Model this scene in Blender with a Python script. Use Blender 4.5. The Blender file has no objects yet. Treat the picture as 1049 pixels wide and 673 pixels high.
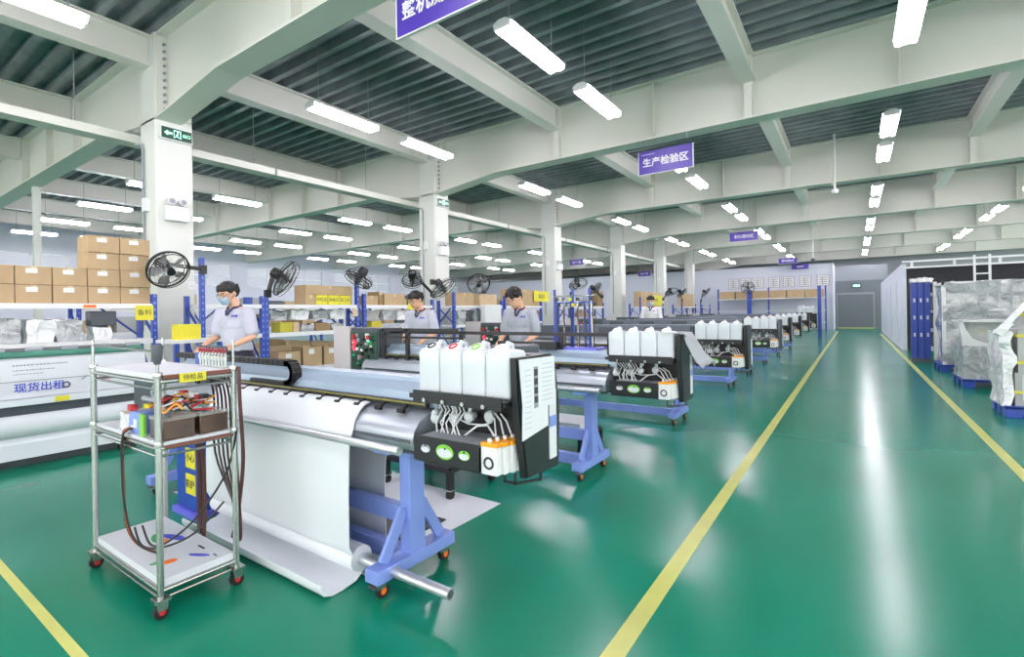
import bpy, bmesh, math, random
from mathutils import Vector, Matrix, noise
R = math.radians
PI = math.pi
rnd = random.Random(7)
sc = bpy.context.scene
col = sc.collection

# ------------------------------------------------------------------ materials
def lin(h):
    h = h.lstrip('#')
    v = [int(h[i:i+2], 16)/255 for i in (0, 2, 4)]
    return [c/12.92 if c <= .04045 else ((c+.055)/1.055)**2.4 for c in v]

def mat(name, hexc, rough=.5, metal=0., var=.06, scale=6., bump=0., bscale=40., alpha=1., trans=0., emit=0., coat=0., bdist=.02):
    m = bpy.data.materials.new(name)
    m.use_nodes = True
    nt = m.node_tree
    b = nt.nodes['Principled BSDF']
    c = lin(hexc)
    b.inputs['Roughness'].default_value = rough
    b.inputs['Metallic'].default_value = metal
    b.inputs['Alpha'].default_value = alpha
    b.inputs['Transmission Weight'].default_value = trans
    b.inputs['Coat Weight'].default_value = coat
    tc = nt.nodes.new('ShaderNodeTexCoord')
    if var > 0:
        n = nt.nodes.new('ShaderNodeTexNoise')
        n.inputs['Scale'].default_value = scale
        n.inputs['Detail'].default_value = 4
        r = nt.nodes.new('ShaderNodeValToRGB')
        r.color_ramp.elements[0].position = .3
        r.color_ramp.elements[1].position = .7
        r.color_ramp.elements[0].color = [x*(1-var) for x in c]+[1]
        r.color_ramp.elements[1].color = [min(1, x*(1+var)) for x in c]+[1]
        nt.links.new(tc.outputs['Object'], n.inputs['Vector'])
        nt.links.new(n.outputs['Fac'], r.inputs['Fac'])
        nt.links.new(r.outputs['Color'], b.inputs['Base Color'])
    else:
        b.inputs['Base Color'].default_value = c+[1]
    if bump > 0:
        n2 = nt.nodes.new('ShaderNodeTexNoise')
        n2.inputs['Scale'].default_value = bscale
        n2.inputs['Detail'].default_value = 3
        bp = nt.nodes.new('ShaderNodeBump')
        bp.inputs['Strength'].default_value = bump
        bp.inputs['Distance'].default_value = bdist
        n2.inputs['Distortion'].default_value = .5 if bdist > .05 else 0
        nt.links.new(tc.outputs['Object'], n2.inputs['Vector'])
        nt.links.new(n2.outputs['Fac'], bp.inputs['Height'])
        nt.links.new(bp.outputs['Normal'], b.inputs['Normal'])
    if emit > 0:
        b.inputs['Emission Color'].default_value = c+[1]
        b.inputs['Emission Strength'].default_value = emit
    return m

M = {}
M['paint'] = mat('white_paint', '#d2d6d0', .55, var=.02, scale=.6)
M['beam'] = mat('beam_paint', '#d7d9d0', .5, var=.03, scale=.5)
M['wall'] = mat('wall_paint', '#ccd1de', .6, var=.02, scale=.4)
M['greywall'] = mat('grey_wall', '#8f969c', .6, var=.04, scale=.7)
M['darkgrey'] = mat('dark_grey', '#4a5058', .45, var=.05)
M['deck'] = mat('galvanised_deck', '#8b9498', .5, .3, var=.2, scale=2.5)
M['line'] = mat('line_yellow', '#c3c86c', .35, var=.07, scale=5)
M['steel'] = mat('stainless', '#b4b8b5', .22, .9, var=.04)
M['alu'] = mat('aluminium', '#c6cbd0', .3, .7, var=.04, scale=3)
M['platen'] = mat('platen', '#aab2bc', .3, .45, var=.04, scale=2)
M['gantry'] = mat('gantry_blue_grey', '#98acbe', .35, .2, var=.03, scale=2)
M['black'] = mat('black_sheet', '#15181c', .42, var=.1)
M['blackside'] = mat('black_green_sheet', '#1c2629', .35, var=.1)
M['rubber'] = mat('rubber', '#131313', .7, var=.1)
M['dgrey'] = mat('machine_dark_grey', '#3d464d', .4, var=.06)
M['mgrey'] = mat('machine_mid_grey', '#5a636d', .4, var=.06)
M['lblue'] = mat('light_blue_paint', '#7b92d6', .38, var=.05)
M['blue'] = mat('blue_paint', '#2846a2', .38, var=.07)
M['purple'] = mat('purple_sign', '#3e2896', .4, var=.03)
M['violet'] = mat('violet_tray', '#6a6ad8', .4, var=.06)
M['white'] = mat('white_plastic', '#dcdfe0', .4, var=.02)
M['hdpe'] = mat('hdpe_white', '#c8d1d6', .35, var=.03, trans=.0)
M['paper'] = mat('paper_white', '#d6dce1', .6, var=.02, scale=2)
M['paperback'] = mat('media_grey_white', '#d3d9de', .55, var=.03, scale=2)
M['board'] = mat('white_board', '#cdd2d8', .45, var=.03)
M['beige'] = mat('beige_grey_panel', '#bcb8b9', .5, var=.03)
M['card'] = mat('cardboard', '#b39b78', .8, var=.08, scale=5)
M['card2'] = mat('cardboard_light', '#c4ae8c', .8, var=.08, scale=5)
M['cardin'] = mat('cardboard_dark', '#8d7856', .85, var=.08, scale=5)
M['tape'] = mat('parcel_tape', '#c9b893', .3, var=.05)
M['yellow'] = mat('yellow_card', '#d8d030', .5, var=.04)
M['orange'] = mat('orange_plastic', '#f0a01c', .4, var=.05)
M['orange2'] = mat('orange_tag', '#e8701c', .5, var=.05)
M['red'] = mat('red_plastic', '#b8242c', .4, var=.05)
M['green'] = mat('green_print', '#2f9a5c', .5, var=.04)
M['lime'] = mat('lime_print', '#7cc243', .5, var=.05)
M['bprint'] = mat('blue_print', '#3a44b8', .5, var=.04)
M['ink'] = mat('dark_print', '#30343c', .6, var=.05)
M['greyprint'] = mat('grey_print', '#8f959c', .6, var=.05)
M['brown'] = mat('brown_ink', '#43281a', .2, var=.35, scale=9, coat=.5)
M['darkbrown'] = mat('dark_brown_ink', '#33211b', .2, var=.35, scale=9, coat=.5)
M['clear'] = mat('clear_acrylic', '#d6d2cc', .12, var=.0, alpha=.35)
M['hose'] = mat('dark_red_hose', '#4d2a2b', .4, var=.15)
M['hoseb'] = mat('black_hose', '#1d1a1d', .4, var=.15)
M['hosew'] = mat('white_tube', '#dfe5e6', .3, var=.03)
M['pcb'] = mat('circuit_green', '#1e4034', .4, var=.4, scale=30)
M['led'] = mat('green_led', '#58ffb0', .4, var=0, emit=4)
M['ledr'] = mat('red_led', '#ff3048', .4, var=0, emit=2)
M['skin'] = mat('skin', '#d9a98c', .5, var=.04)
M['hair'] = mat('black_hair', '#14110f', .5, var=.2, bump=.4, bscale=90)
M['shirt'] = mat('shirt_lilac_white', '#b9bccb', .75, var=.03, bump=.2, bscale=14)
M['shirt2'] = mat('shirt_grey', '#a3a9b4', .75, var=.03, bump=.2, bscale=14)
M['collar'] = mat('collar_navy', '#3a3858', .7, var=.05)
M['trouser'] = mat('trouser_dark', '#2a2d38', .8, var=.06)
M['mask'] = mat('mask_blue', '#c6e0f2', .7, var=.03)
M['lens'] = mat('lens', '#e8eef2', .1, var=0, alpha=.25)
M['tube'] = mat('lamp_tube', '#fff4ff', .4, var=0, emit=33.)
M['exitg'] = mat('exit_green', '#0c3f2c', .4, var=0)
M['exitw'] = mat('exit_light', '#a8ffd8', .4, var=0, emit=1.2)
M['film'] = mat('stretch_film', '#e6ebee', .12, var=.0, bump=1., bscale=8, alpha=.32, bdist=.08)
M['olive'] = mat('olive_card', '#b5ae34', .6, var=.06)
M['filmw'] = mat('film_white', '#e6eaec', .2, var=.05, bump=1., bscale=7, coat=.6, bdist=.09)
M['filmg'] = mat('film_grey', '#a3a9ac', .14, var=.16, bump=1., bscale=6, coat=.8, bdist=.1)
M['crate'] = mat('grey_goods', '#a9adad', .5, var=.12, scale=4)
M['fanblade'] = mat('fan_blade', '#84888c', .4, var=.05)
M['cage'] = mat('fan_cage', '#26292c', .4, .3, var=.05)
M['window'] = mat('dimming_pane', '#b9c4d0', .3, var=0, alpha=.86)  # grey pane made nearly opaque to hold back the bright sky
M['faint'] = mat('faint_print', '#b4b9bf', .6, var=.03)
M['chain'] = mat('chain_black', '#1a1c1e', .5, var=.1, bump=.6, bscale=70)
M['shade'] = mat('roller_shutter', '#6d757b', .45, .2, var=.05)
M['grn'] = mat('green_pad', '#3c7a68', .5, var=.1)

def floor_mat():
    m = bpy.data.materials.new('green_epoxy'); m.use_nodes = True
    nt = m.node_tree; b = nt.nodes['Principled BSDF']; L = nt.links
    tc = nt.nodes.new('ShaderNodeTexCoord')
    n = nt.nodes.new('ShaderNodeTexNoise'); n.inputs['Scale'].default_value = .5; n.inputs['Detail'].default_value = 2
    r = nt.nodes.new('ShaderNodeValToRGB')
    r.color_ramp.elements[0].position = .25; r.color_ramp.elements[1].position = .75
    r.color_ramp.elements[0].color = lin('#07755a')+[1]; r.color_ramp.elements[1].color = lin('#0b8367')+[1]
    n2 = nt.nodes.new('ShaderNodeTexNoise'); n2.inputs['Scale'].default_value = .9; n2.inputs['Detail'].default_value = 2
    rr = nt.nodes.new('ShaderNodeMapRange')
    rr.inputs['To Min'].default_value = .17; rr.inputs['To Max'].default_value = .27
    n3 = nt.nodes.new('ShaderNodeTexNoise'); n3.inputs['Scale'].default_value = 1.6; n3.inputs['Detail'].default_value = 0
    bp = nt.nodes.new('ShaderNodeBump'); bp.inputs['Strength'].default_value = .03; bp.inputs['Distance'].default_value = .02
    for q in (n, n2, n3): L.new(tc.outputs['Object'], q.inputs['Vector'])
    L.new(n.outputs['Fac'], r.inputs['Fac']); L.new(r.outputs['Color'], b.inputs['Base Color'])
    L.new(n2.outputs['Fac'], rr.inputs['Value']); L.new(rr.outputs['Result'], b.inputs['Roughness'])
    L.new(n3.outputs['Fac'], bp.inputs['Height']); L.new(bp.outputs['Normal'], b.inputs['Normal'])
    b.inputs['Specular IOR Level'].default_value = .3
    return m
M['floor'] = floor_mat()

# ------------------------------------------------------------------ mesh builder
def wloc(o):
    v = Vector((0, 0, 0))
    while o: v += o.location; o = o.parent
    return v

class MB:
    def __init__(s): s.bm = bmesh.new(); s.mi = 0
    def m(s, i): s.mi = i; return s
    def _fin(s, fs):
        for f in fs: f.material_index = s.mi
        return s
    def hexa(s, p):
        v = [s.bm.verts.new(q) for q in p]
        F = [(0, 3, 2, 1), (4, 5, 6, 7), (0, 1, 5, 4), (1, 2, 6, 5), (2, 3, 7, 6), (3, 0, 4, 7)]
        return s._fin([s.bm.faces.new([v[i] for i in f]) for f in F])
    def box(s, x0, y0, z0, x1, y1, z1, rot=None, piv=None):
        p = [Vector(q) for q in ((x0, y0, z0), (x1, y0, z0), (x1, y1, z0), (x0, y1, z0), (x0, y0, z1), (x1, y0, z1), (x1, y1, z1), (x0, y1, z1))]
        if rot:
            c = Vector(piv) if piv else sum(p, Vector())/8
            p = [rot @ (q-c)+c for q in p]
        return s.hexa(p)
    def cb(s, c, d, rot=None):
        return s.box(c[0]-d[0]/2, c[1]-d[1]/2, c[2]-d[2]/2, c[0]+d[0]/2, c[1]+d[1]/2, c[2]+d[2]/2, rot)
    def bar(s, a, b, w, h, up=(0, 0, 1)):
        a = Vector(a); b = Vector(b); d = (b-a).normalized(); u = Vector(up)
        if abs(d.dot(u)) > .99: u = Vector((1, 0, 0))
        x = d.cross(u).normalized()*w/2; z = x.cross(d).normalized()*h/2
        return s.hexa([a-x-z, a+x-z, b+x-z, b-x-z, a-x+z, a+x+z, b+x+z, b-x+z])
    def rings(s, rs, cap=True, closed=False):
        V = [[s.bm.verts.new(p) for p in r] for r in rs]
        fs = []; n = len(V[0])
        K = len(V) if closed else len(V)-1
        for i in range(K):
            a = V[i]; b = V[(i+1) % len(V)]
            for j in range(n):
                fs.append(s.bm.faces.new((a[j], a[(j+1) % n], b[(j+1) % n], b[j])))
        if cap and not closed:
            fs.append(s.bm.faces.new(V[0][::-1])); fs.append(s.bm.faces.new(V[-1]))
        return s._fin(fs)
    def cyl(s, a, b, r, n=12, r2=None):
        a = Vector(a); b = Vector(b); d = (b-a).normalized()
        x = d.orthogonal().normalized(); y = d.cross(x)
        r2 = r if r2 is None else r2
        c = [(math.cos(2*PI*i/n), math.sin(2*PI*i/n)) for i in range(n)]
        return s.rings([[a+(x*p+y*q)*r for p, q in c], [b+(x*p+y*q)*r2 for p, q in c]])
    def lathe(s, a, d, prof, n=16, sy=1.):
        a = Vector(a); d = Vector(d).normalized(); x = d.orthogonal().normalized(); y = d.cross(x)
        c = [(math.cos(2*PI*i/n), math.sin(2*PI*i/n)*sy) for i in range(n)]
        return s.rings([[a+d*h+(x*p+y*q)*max(r, 1e-4) for p, q in c] for r, h in prof])
    def tube(s, pts, r, n=6, closed=False):
        P = [Vector(p) for p in pts]; N = len(P); rs = []; x = None
        for i in range(N):
            if closed: d = P[(i+1) % N]-P[i-1]
            else: d = P[min(i+1, N-1)]-P[max(i-1, 0)]
            d.normalize()
            x = d.orthogonal() if x is None else x-d*x.dot(d)
            if x.length < 1e-6: x = d.orthogonal()
            x.normalize(); y = d.cross(x)
            rs.append([P[i]+(x*math.cos(2*PI*k/n)+y*math.sin(2*PI*k/n))*r for k in range(n)])
        return s.rings(rs, closed=closed)
    def prism(s, prof, axis, a, b):
        def P(u, v, w): return {'x': (w, u, v), 'y': (u, w, v), 'z': (u, v, w)}[axis]
        A = [s.bm.verts.new(P(u, v, a)) for u, v in prof]; B = [s.bm.verts.new(P(u, v, b)) for u, v in prof]
        n = len(prof)
        fs = [s.bm.faces.new(A), s.bm.faces.new(B[::-1])]
        for i in range(n): fs.append(s.bm.faces.new((A[i], B[i], B[(i+1) % n], A[(i+1) % n])))
        return s._fin(fs)
    def ell(s, c, r, n=16, k=10, rot=None):
        c = Vector(c); rs = []
        for i in range(1, k):
            t = PI*i/k
            ring = []
            for j in range(n):
                v = Vector((r[0]*math.sin(t)*math.cos(2*PI*j/n), r[1]*math.sin(t)*math.sin(2*PI*j/n), -r[2]*math.cos(t)))
                ring.append(c+(rot @ v if rot else v))
            rs.append(ring)
        return s.rings(rs)
    def cap(s, a, b, ra, rb, n=14):
        s.cyl(a, b, ra, n, rb); s.ell(a, (ra,)*3, n, 8); s.ell(b, (rb,)*3, n, 8); return s
    def disc(s, c, nrm, ru, rv, up=(0, 0, 1), t=.002, n=24):
        c = Vector(c); d = Vector(nrm).normalized(); u = Vector(up).cross(d).normalized(); v = d.cross(u)
        e = [(math.cos(2*PI*i/n), math.sin(2*PI*i/n)) for i in range(n)]
        return s.rings([[c+u*p*ru+v*q*rv for p, q in e], [c+d*t+u*p*ru+v*q*rv for p, q in e]])
    def sheet(s, pts, t, nrm):
        d = Vector(nrm).normalized()*t
        A = [s.bm.verts.new(Vector(p)) for p in pts]; B = [s.bm.verts.new(Vector(p)+d) for p in pts]
        n = len(pts)
        fs = [s.bm.faces.new(A), s.bm.faces.new(B[::-1])]
        for i in range(n): fs.append(s.bm.faces.new((A[i], B[i], B[(i+1) % n], A[(i+1) % n])))
        return s._fin(fs)
    def crumple(s, x0, y0, z0, x1, y1, z1, amp=.03, fr=4., cuts=6, seed=0):
        t = bmesh.new(); bmesh.ops.create_cube(t, size=1)
        bmesh.ops.subdivide_edges(t, edges=t.edges[:], cuts=cuts, use_grid_fill=True)
        mp = {}
        for v in t.verts:
            p = Vector((x0+(v.co.x+.5)*(x1-x0), y0+(v.co.y+.5)*(y1-y0), z0+(v.co.z+.5)*(z1-z0)))
            q = noise.noise_vector(p*fr+Vector((seed*3.1, seed, 0)))*amp
            if v.co.z < -.45: q.z = 0
            mp[v] = s.bm.verts.new(p+q)
        fs = [s.bm.faces.new([mp[v] for v in f.verts]) for f in t.faces]
        t.free()
        return s._fin(fs)
    def build(s, name, mats, parent=None, loc=None, bevel=0., smooth=40, kind=None, mods=None):
        bmesh.ops.recalc_face_normals(s.bm, faces=s.bm.faces[:])
        if parent is not None: off = wloc(parent)
        elif loc is not None: off = Vector(loc)
        else:
            xs = [v.co for v in s.bm.verts]
            off = Vector(((min(v.x for v in xs)+max(v.x for v in xs))/2, (min(v.y for v in xs)+max(v.y for v in xs))/2, min(v.z for v in xs)))
        L = off
        for v in s.bm.verts: v.co -= L
        me = bpy.data.meshes.new(name); s.bm.to_mesh(me); s.bm.free()
        if not isinstance(mats, (list, tuple)): mats = [mats]
        for q in mats: me.materials.append(M[q] if isinstance(q, str) else q)
        if smooth:
            me.polygons.foreach_set('use_smooth', [True]*len(me.polygons))
            me.set_sharp_from_angle(angle=R(smooth))
        o = bpy.data.objects.new(name, me); col.objects.link(o)
        if parent is not None: o.parent = parent
        else: o.location = off
        if bevel:
            b = o.modifiers.new('bevel', 'BEVEL'); b.width = bevel; b.segments = 2; b.limit_method = 'ANGLE'; b.angle_limit = R(50)
        if kind: o['kind'] = kind
        return o

def tag(o, label, cat, group=None, kind=None):
    o['label'] = label; o['category'] = cat
    if group: o['group'] = group
    if kind: o['kind'] = kind
    return o
def thing(name, loc, label=None, cat=None, group=None):
    o = bpy.data.objects.new(name, None); col.objects.link(o); o.location = loc; o.empty_display_size = .1
    if label: tag(o, label, cat, group)
    return o
KIDS = {}
def kids(o): return [c for c in col.objects if c.parent == o]
def copy_tree(o, loc=None, rz=None, label=None, parent=None, tree=None):
    c = o.copy(); col.objects.link(c)
    if parent is not None: c.parent = parent
    for k in list(o.children): copy_tree(k, parent=c)
    if loc is not None: c.location = loc
    if rz is not None: c.rotation_euler = (0, 0, rz)
    if label: c['label'] = label
    return c
def struct(mb, name, mats, **k): return mb.build(name, mats, kind='structure', **k)

def text(body, size, parent, place, m, depth=.001, name='lettering', align='CENTER', bold=0., parentloc=None):
    """place = (origin, right, up): lettering drawn on the plane spanned by right and up"""
    c = bpy.data.curves.new('t', 'FONT'); c.body = body; c.size = size; c.align_x = align; c.align_y = 'CENTER'; c.extrude = depth; c.offset = bold; c.resolution_u = 2
    t = bpy.data.objects.new('t', c); col.objects.link(t)
    dg = bpy.context.evaluated_depsgraph_get(); dg.update()
    me = bpy.data.meshes.new_from_object(t.evaluated_get(dg))
    bpy.data.objects.remove(t); bpy.data.curves.remove(c)
    o, r, u = (Vector(v) for v in place); n = r.cross(u)
    off = wloc(parent)
    for v in me.vertices: v.co = o+r*v.co.x+u*v.co.y+n*v.co.z-off
    me.materials.clear(); me.materials.append(M[m])
    ob = bpy.data.objects.new(name, me); col.objects.link(ob); ob.parent = parent
    return ob
FX = ((0, 1, 0), (0, 0, 1))      # on a face that looks to +X
FY = ((1, 0, 0), (0, 0, 1))      # on a face that looks to -Y
ORD = 'nearest,second,third,fourth,fifth,sixth,seventh,eighth,ninth,tenth,eleventh,twelfth,thirteenth,fourteenth,fifteenth,sixteenth'.split(',')

# ------------------------------------------------------------------ setting
BAY = 6.1; Y0 = 3.36; DECK = 5.66
XL, XR, YB, YE = -30., 14., -9., 42.
struct(MB().box(XL-.2, YB-.2, -.2, XR+.2, YE+.2, 0), 'floor', 'floor', smooth=0)
def deck():
    b = MB(); per = .32; y = YB; pr = []
    while y < YE:
        pr += [(y, DECK), (y+.095, DECK), (y+.12, DECK+.14), (y+.295, DECK+.14)]
        y += per
    pr += [(YE, DECK), (YE, DECK+.25), (YB, DECK+.25)]
    return struct(b.prism(pr, 'x', XL, XR), 'ceiling', 'deck', smooth=0)
deck()
struct(MB().box(-.805, -6, 0, -.726, 33, .003), 'floor_line', 'line', smooth=0)
struct(MB().box(1.01, -6, 0, 1.09, 30, .003), 'floor_line', 'line', smooth=0)
struct(MB().box(-9, .607, 0, -1.6, .645, .003), 'floor_line', 'line', smooth=0)
# walls
wb = MB(); wb.box(XL, YE, 0, XR, YE+.2, 6); struct(wb, 'wall_back', 'greywall', smooth=0)
struct(MB().box(XL, 35, 0, -1.04, 35.2, 3.95), 'wall_posters', 'wall', smooth=0)
struct(MB().box(-1.09, 34.95, 0, -.99, 37.9, 3.97), 'trim_corner', 'wall', smooth=0)
w = MB(); w.box(XR, YB, 0, XR+.2, YE, .9); w.box(XR, YB, 5.0, XR+.2, YE, 6)
for k in range(9): w.box(XR, YB+k*6.05-.4, .9, XR+.2, YB+k*6.05+.4, 5.0)
struct(w, 'wall_right', 'wall', smooth=0)
w = MB(); w.box(XL-.2, YB, 0, XL, YE, 3.1); w.box(XL-.2, YB, 4.3, XL, YE, 6)
for k in range(9): w.box(XL-.2, YB+k*6.05-.5, 3.1, XL, YB+k*6.05+.5, 4.3)
struct(w, 'wall_left', 'wall', smooth=0)
w = MB(); w.box(XL, YB-.2, 0, XR, YB, .9); w.box(XL, YB-.2, 4.6, XR, YB, 6)
for k in range(9): w.box(XL+k*5.5-.5, YB-.2, .9, XL+k*5.5+.5, YB, 4.6)
struct(w, 'wall_front', 'wall', smooth=0)
n = 0
for k in range(8):
    y0 = YB+k*6.05+.5; y1 = y0+5.05; n += 1
    b = MB().m(0)
    for i in range(5): b.box(XL-.12, y0+i*(y1-y0)/4-.03, 3.1, XL-.06, y0+i*(y1-y0)/4+.03, 4.3)
    b.box(XL-.12, y0, 3.1, XL-.06, y1, 3.16); b.box(XL-.12, y0, 4.24, XL-.06, y1, 4.3); b.box(XL-.12, y0, 3.67, XL-.06, y1, 3.72)
    b.m(1).box(XL-.1, y0, 3.1, XL-.09, y1, 4.3)
    struct(b, 'window_%d' % n, ['white', 'window'], smooth=0)
# dark recess with the roller door
b = MB().m(0); b.box(-.99, 37.9, 0, 1.7, 38.1, 3.0); b.m(1); b.box(-.99, 37.86, 3.0, 1.7, 38.1, 3.95)
struct(b, 'wall_recess', ['shade', 'greywall'], smooth=0)
b = MB().m(0)
for i in range(20): b.box(-.86, 37.84, .02+i*.105, .98, 37.87, .115+i*.105)
b.m(1); b.box(-.93, 37.8, 0, -.86, 37.88, 2.2); b.box(.98, 37.8, 0, 1.05, 37.88, 2.2); b.box(-.93, 37.8, 2.12, 1.05, 37.88, 2.24)
b.m(2); b.box(-.86, 37.8, 0, .98, 37.84, .05)
struct(b, 'door_1', ['shade', 'greywall', 'line'], smooth=0)
t = thing('exit_sign', (.14, 37.8, 2.55), 'small green lit exit sign above the grey roller door', 'sign')
MB().box(-.1, 37.75, 2.55, .38, 37.8, 2.78).build('housing', 'exitg', t)
MB().box(-.04, 37.745, 2.6, .32, 37.75, 2.73).build('lit_symbol', 'exitw', t)
# booth on the right
b = MB().m(0); b.box(1.19, 19, 0, 1.3, 33, 2.58); b.m(1)
for y in (21, 24.2, 27.4): b.box(1.175, y, .1, 1.19, y+.12, 2.1)
struct(b, 'wall_booth_side', ['wall', 'board'], smooth=0)
struct(MB().box(1.31, 19.0, 0, XR, 19.1, 2.44), 'wall_booth_front', 'darkgrey' if 0 else mat('black_curtain', '#23252b', .7, var=.1), smooth=0)
t = thing('roof_truss', (6, 18.9, 2.46), 'white lattice truss along the top of the black booth wall', 'truss')
b = MB()
b.box(1.2, 18.9, 2.44, XR, 18.96, 2.49); b.box(1.2, 18.9, 2.62, XR, 18.96, 2.67)
b.build('chord', 'white', t)
x = 1.4
while x < 13:
    MB().box(x, 18.9, 2.49, x+.06, 18.96, 2.62).build('upright', 'white', t); x += .95
t = thing('truss_ladder', (2.9, 18.4, 0), 'white ladder-like truss post standing before the black booth wall', 'truss')
b = MB()
for x in (2.72, 3.03): b.box(x, 18.5, 0, x+.05, 18.55, 2.7)
b.build('stile', 'white', t)
b = MB()
for i in range(9): b.box(2.77, 18.5, .2+i*.28, 3.03, 18.55, .24+i*.28)
b.build('rung', 'white', t)

# posters on the far wall
for i, px in enumerate((-6.45, -5.72, -5.0, -4.1, -3.3, -2.42, -1.5)):
    t = thing('wall_poster', (px, 34.98, 2.6), '%s white framed chart from the corner on the far white wall' % ('corner-most' if i == 6 else ORD[6-i]), 'poster', 'charts on the far wall')
    b = MB().m(0); b.box(px-.31, 34.95, 2.62, px+.31, 34.99, 3.28); b.build('frame', 'greyprint', t)
    b = MB().m(0); b.box(px-.28, 34.94, 2.65, px+.28, 34.95, 3.25); b.m(1)
    for k in range(4): b.box(px-.22, 34.935, 2.72+k*.13, px+.2, 34.94, 2.76+k*.13)
    b.box(px-.05, 34.935, 2.7, px-.02, 34.94, 3.2)
    b.build('sheet', ['white', 'greyprint'], t)

# columns
def column(k):
    y0 = 3.18+BAY*k; x1 = -8.7; x0 = -9.25; y1 = y0+.52
    c = MB().box(x0, y0, 0, x1, y1, DECK).build('column', 'paint', bevel=.02, kind='structure')
    b = MB(); b.box(x1, y0+.02, 4.4, x1+.03, y1-.02, 5.6); b.build('end_plate', 'beam', c)
    b = MB()
    for i in range(10):
        for yy in (y0+.12, y0+.38):
            b.cyl((x1+.03, yy, 4.5+i*.11), (x1+.065, yy, 4.5+i*.11), .022, 6)
    b.build('bolt', 'greyprint', c)
    b = MB(); yy = y0-.03
    b.tube([(x0+.16, yy, 1.2), (x0+.16, yy, 3.95), (x0+.12, yy, 4.02), (x0-.1, yy, 4.05)], .018, 6)
    b.build('conduit', 'greyprint', c)
    if k < 5:
        b = MB(); b.box(x0+.2, y0-.07, 2.95, x0+.32, y0, 3.15); b.build('junction_box', 'white', c)
    return c
for k in range(6): column(k)
# main beams across, with haunches at the columns
def main_beam(k):
    yc = Y0+BAY*k; b = MB()
    zb = 4.58
    f = [(XL, zb), (-11.15, zb), (-9.25, 4.36), (-8.7, 4.36), (-6.8, zb), (XR, zb)]
    b.prism(f+[(XR, DECK-.02), (XL, DECK-.02)], 'y', yc-.012, yc+.012)
    for i in range(5):
        (xa, za), (xb, zc) = f[i], f[i+1]
        b.hexa([(xa, yc-.18, za-.03), (xb, yc-.18, zc-.03), (xb, yc+.18, zc-.03), (xa, yc+.18, za-.03), (xa, yc-.18, za), (xb, yc-.18, zc), (xb, yc+.18, zc), (xa, yc+.18, za)])
    b.box(XL, yc-.15, DECK-.03, XR, yc+.15, DECK-.002)
    for x in (-5.2, -1.45, 2.3, 6.05, 9.8, -12.7, -16.45, -20.2, -23.95): b.box(x-.06, yc-.15, zb, x+.06, yc+.15, DECK-.03)
    for x in (-3.1, .6, 4.2, -14.5): b.box(x-.008, yc-.13, zb, x+.008, yc+.13, DECK-.03)
    return b.build('ceiling_beam', 'beam', kind='structure', smooth=0)
for k in range(-2, 7): main_beam(k)
def cross_beams():
    first = None
    for x in (-5.2, -1.45, 2.3, 6.05, 9.8, -8.95, -12.7, -16.45, -20.2, -23.95, -27.5):
        for k in range(-2, 6):
            if first is None or x == -8.95:
                ya = Y0+BAY*k+.16; yb = ya+BAY-.32
                b = MB(); d = .47
                b.box(x-.01, ya, DECK-d, x+.01, yb, DECK-.02)
                b.box(x-.13, ya, DECK-d-.025, x+.13, yb, DECK-d)
                b.box(x-.1, ya, DECK-.03, x+.1, yb, DECK-.002)
                o = b.build('ceiling_joist', 'beam', loc=(x, ya, DECK-d), kind='structure', smooth=0)
                if first is None: first = o; fx, fk = x, k
                if x == -8.95 and False: pass
            else:
                o = first.copy(); col.objects.link(o)
                o.location = (x, Y0+BAY*k+.16, first.location.z)
cross_beams()
struct(MB().box(-16.5, 3.4, 0, -16.36, 3.54, DECK-.5), 'support_post', 'paint', smooth=0)
struct(MB().box(-20.3, 7.3, 0, -20.16, 7.44, DECK-.5), 'support_post', 'paint', smooth=0)
# cable trunk along the column row, hung on rods
t = thing('cable_trunk', (-9.75, 12, 4.2), 'long pale cable trunk hung on rods behind the white columns', 'cable trunk')
b = MB(); b.box(-9.9, -4, 4.16, -9.6, 34, 4.29); b.build('casing', 'beam', t)
for i in range(14): MB().cyl((-9.75, -3+i*2.75, 4.29), (-9.75, -3+i*2.75, DECK), .008, 6).build('hanger_rod', 'greyprint', t)
for i in range(9): MB().box(-9.92, -2.6+i*4.1, 4.15, -9.58, -2.56+i*4.1, 4.3).build('joint_band', 'greyprint', t)
for X, Y, zt, zb_, lab in ((-.36, 14.9, 4.9, 4.16, 'white pipe with small camera hanging over the aisle below the second lamp pair'), (-1.55, 27.0, 4.5, 3.5, 'thin pipe with dark dome camera hanging near the far wall')):
    t = thing('hanging_camera', (X, Y, zb_), lab, 'camera')
    MB().cyl((X, Y, zb_+.08), (X, Y, DECK), .025, 8).build('pipe', 'paint', t)
    b = MB(); b.lathe((X, Y, zb_), (0, 0, 1), [(.02, 0), (.06, .02), (.075, .06), (.075, .1), (.04, .12)], 14); b.build('dome', 'white' if Y < 20 else 'darkgrey', t)
    b = MB(); b.tube([(X, Y, zb_+.14), (X-.1, Y, zb_+.35), (X-.06, Y, zb_+.6), (X, Y, zt)], .008, 6); b.build('cable', 'paint', t)

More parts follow.
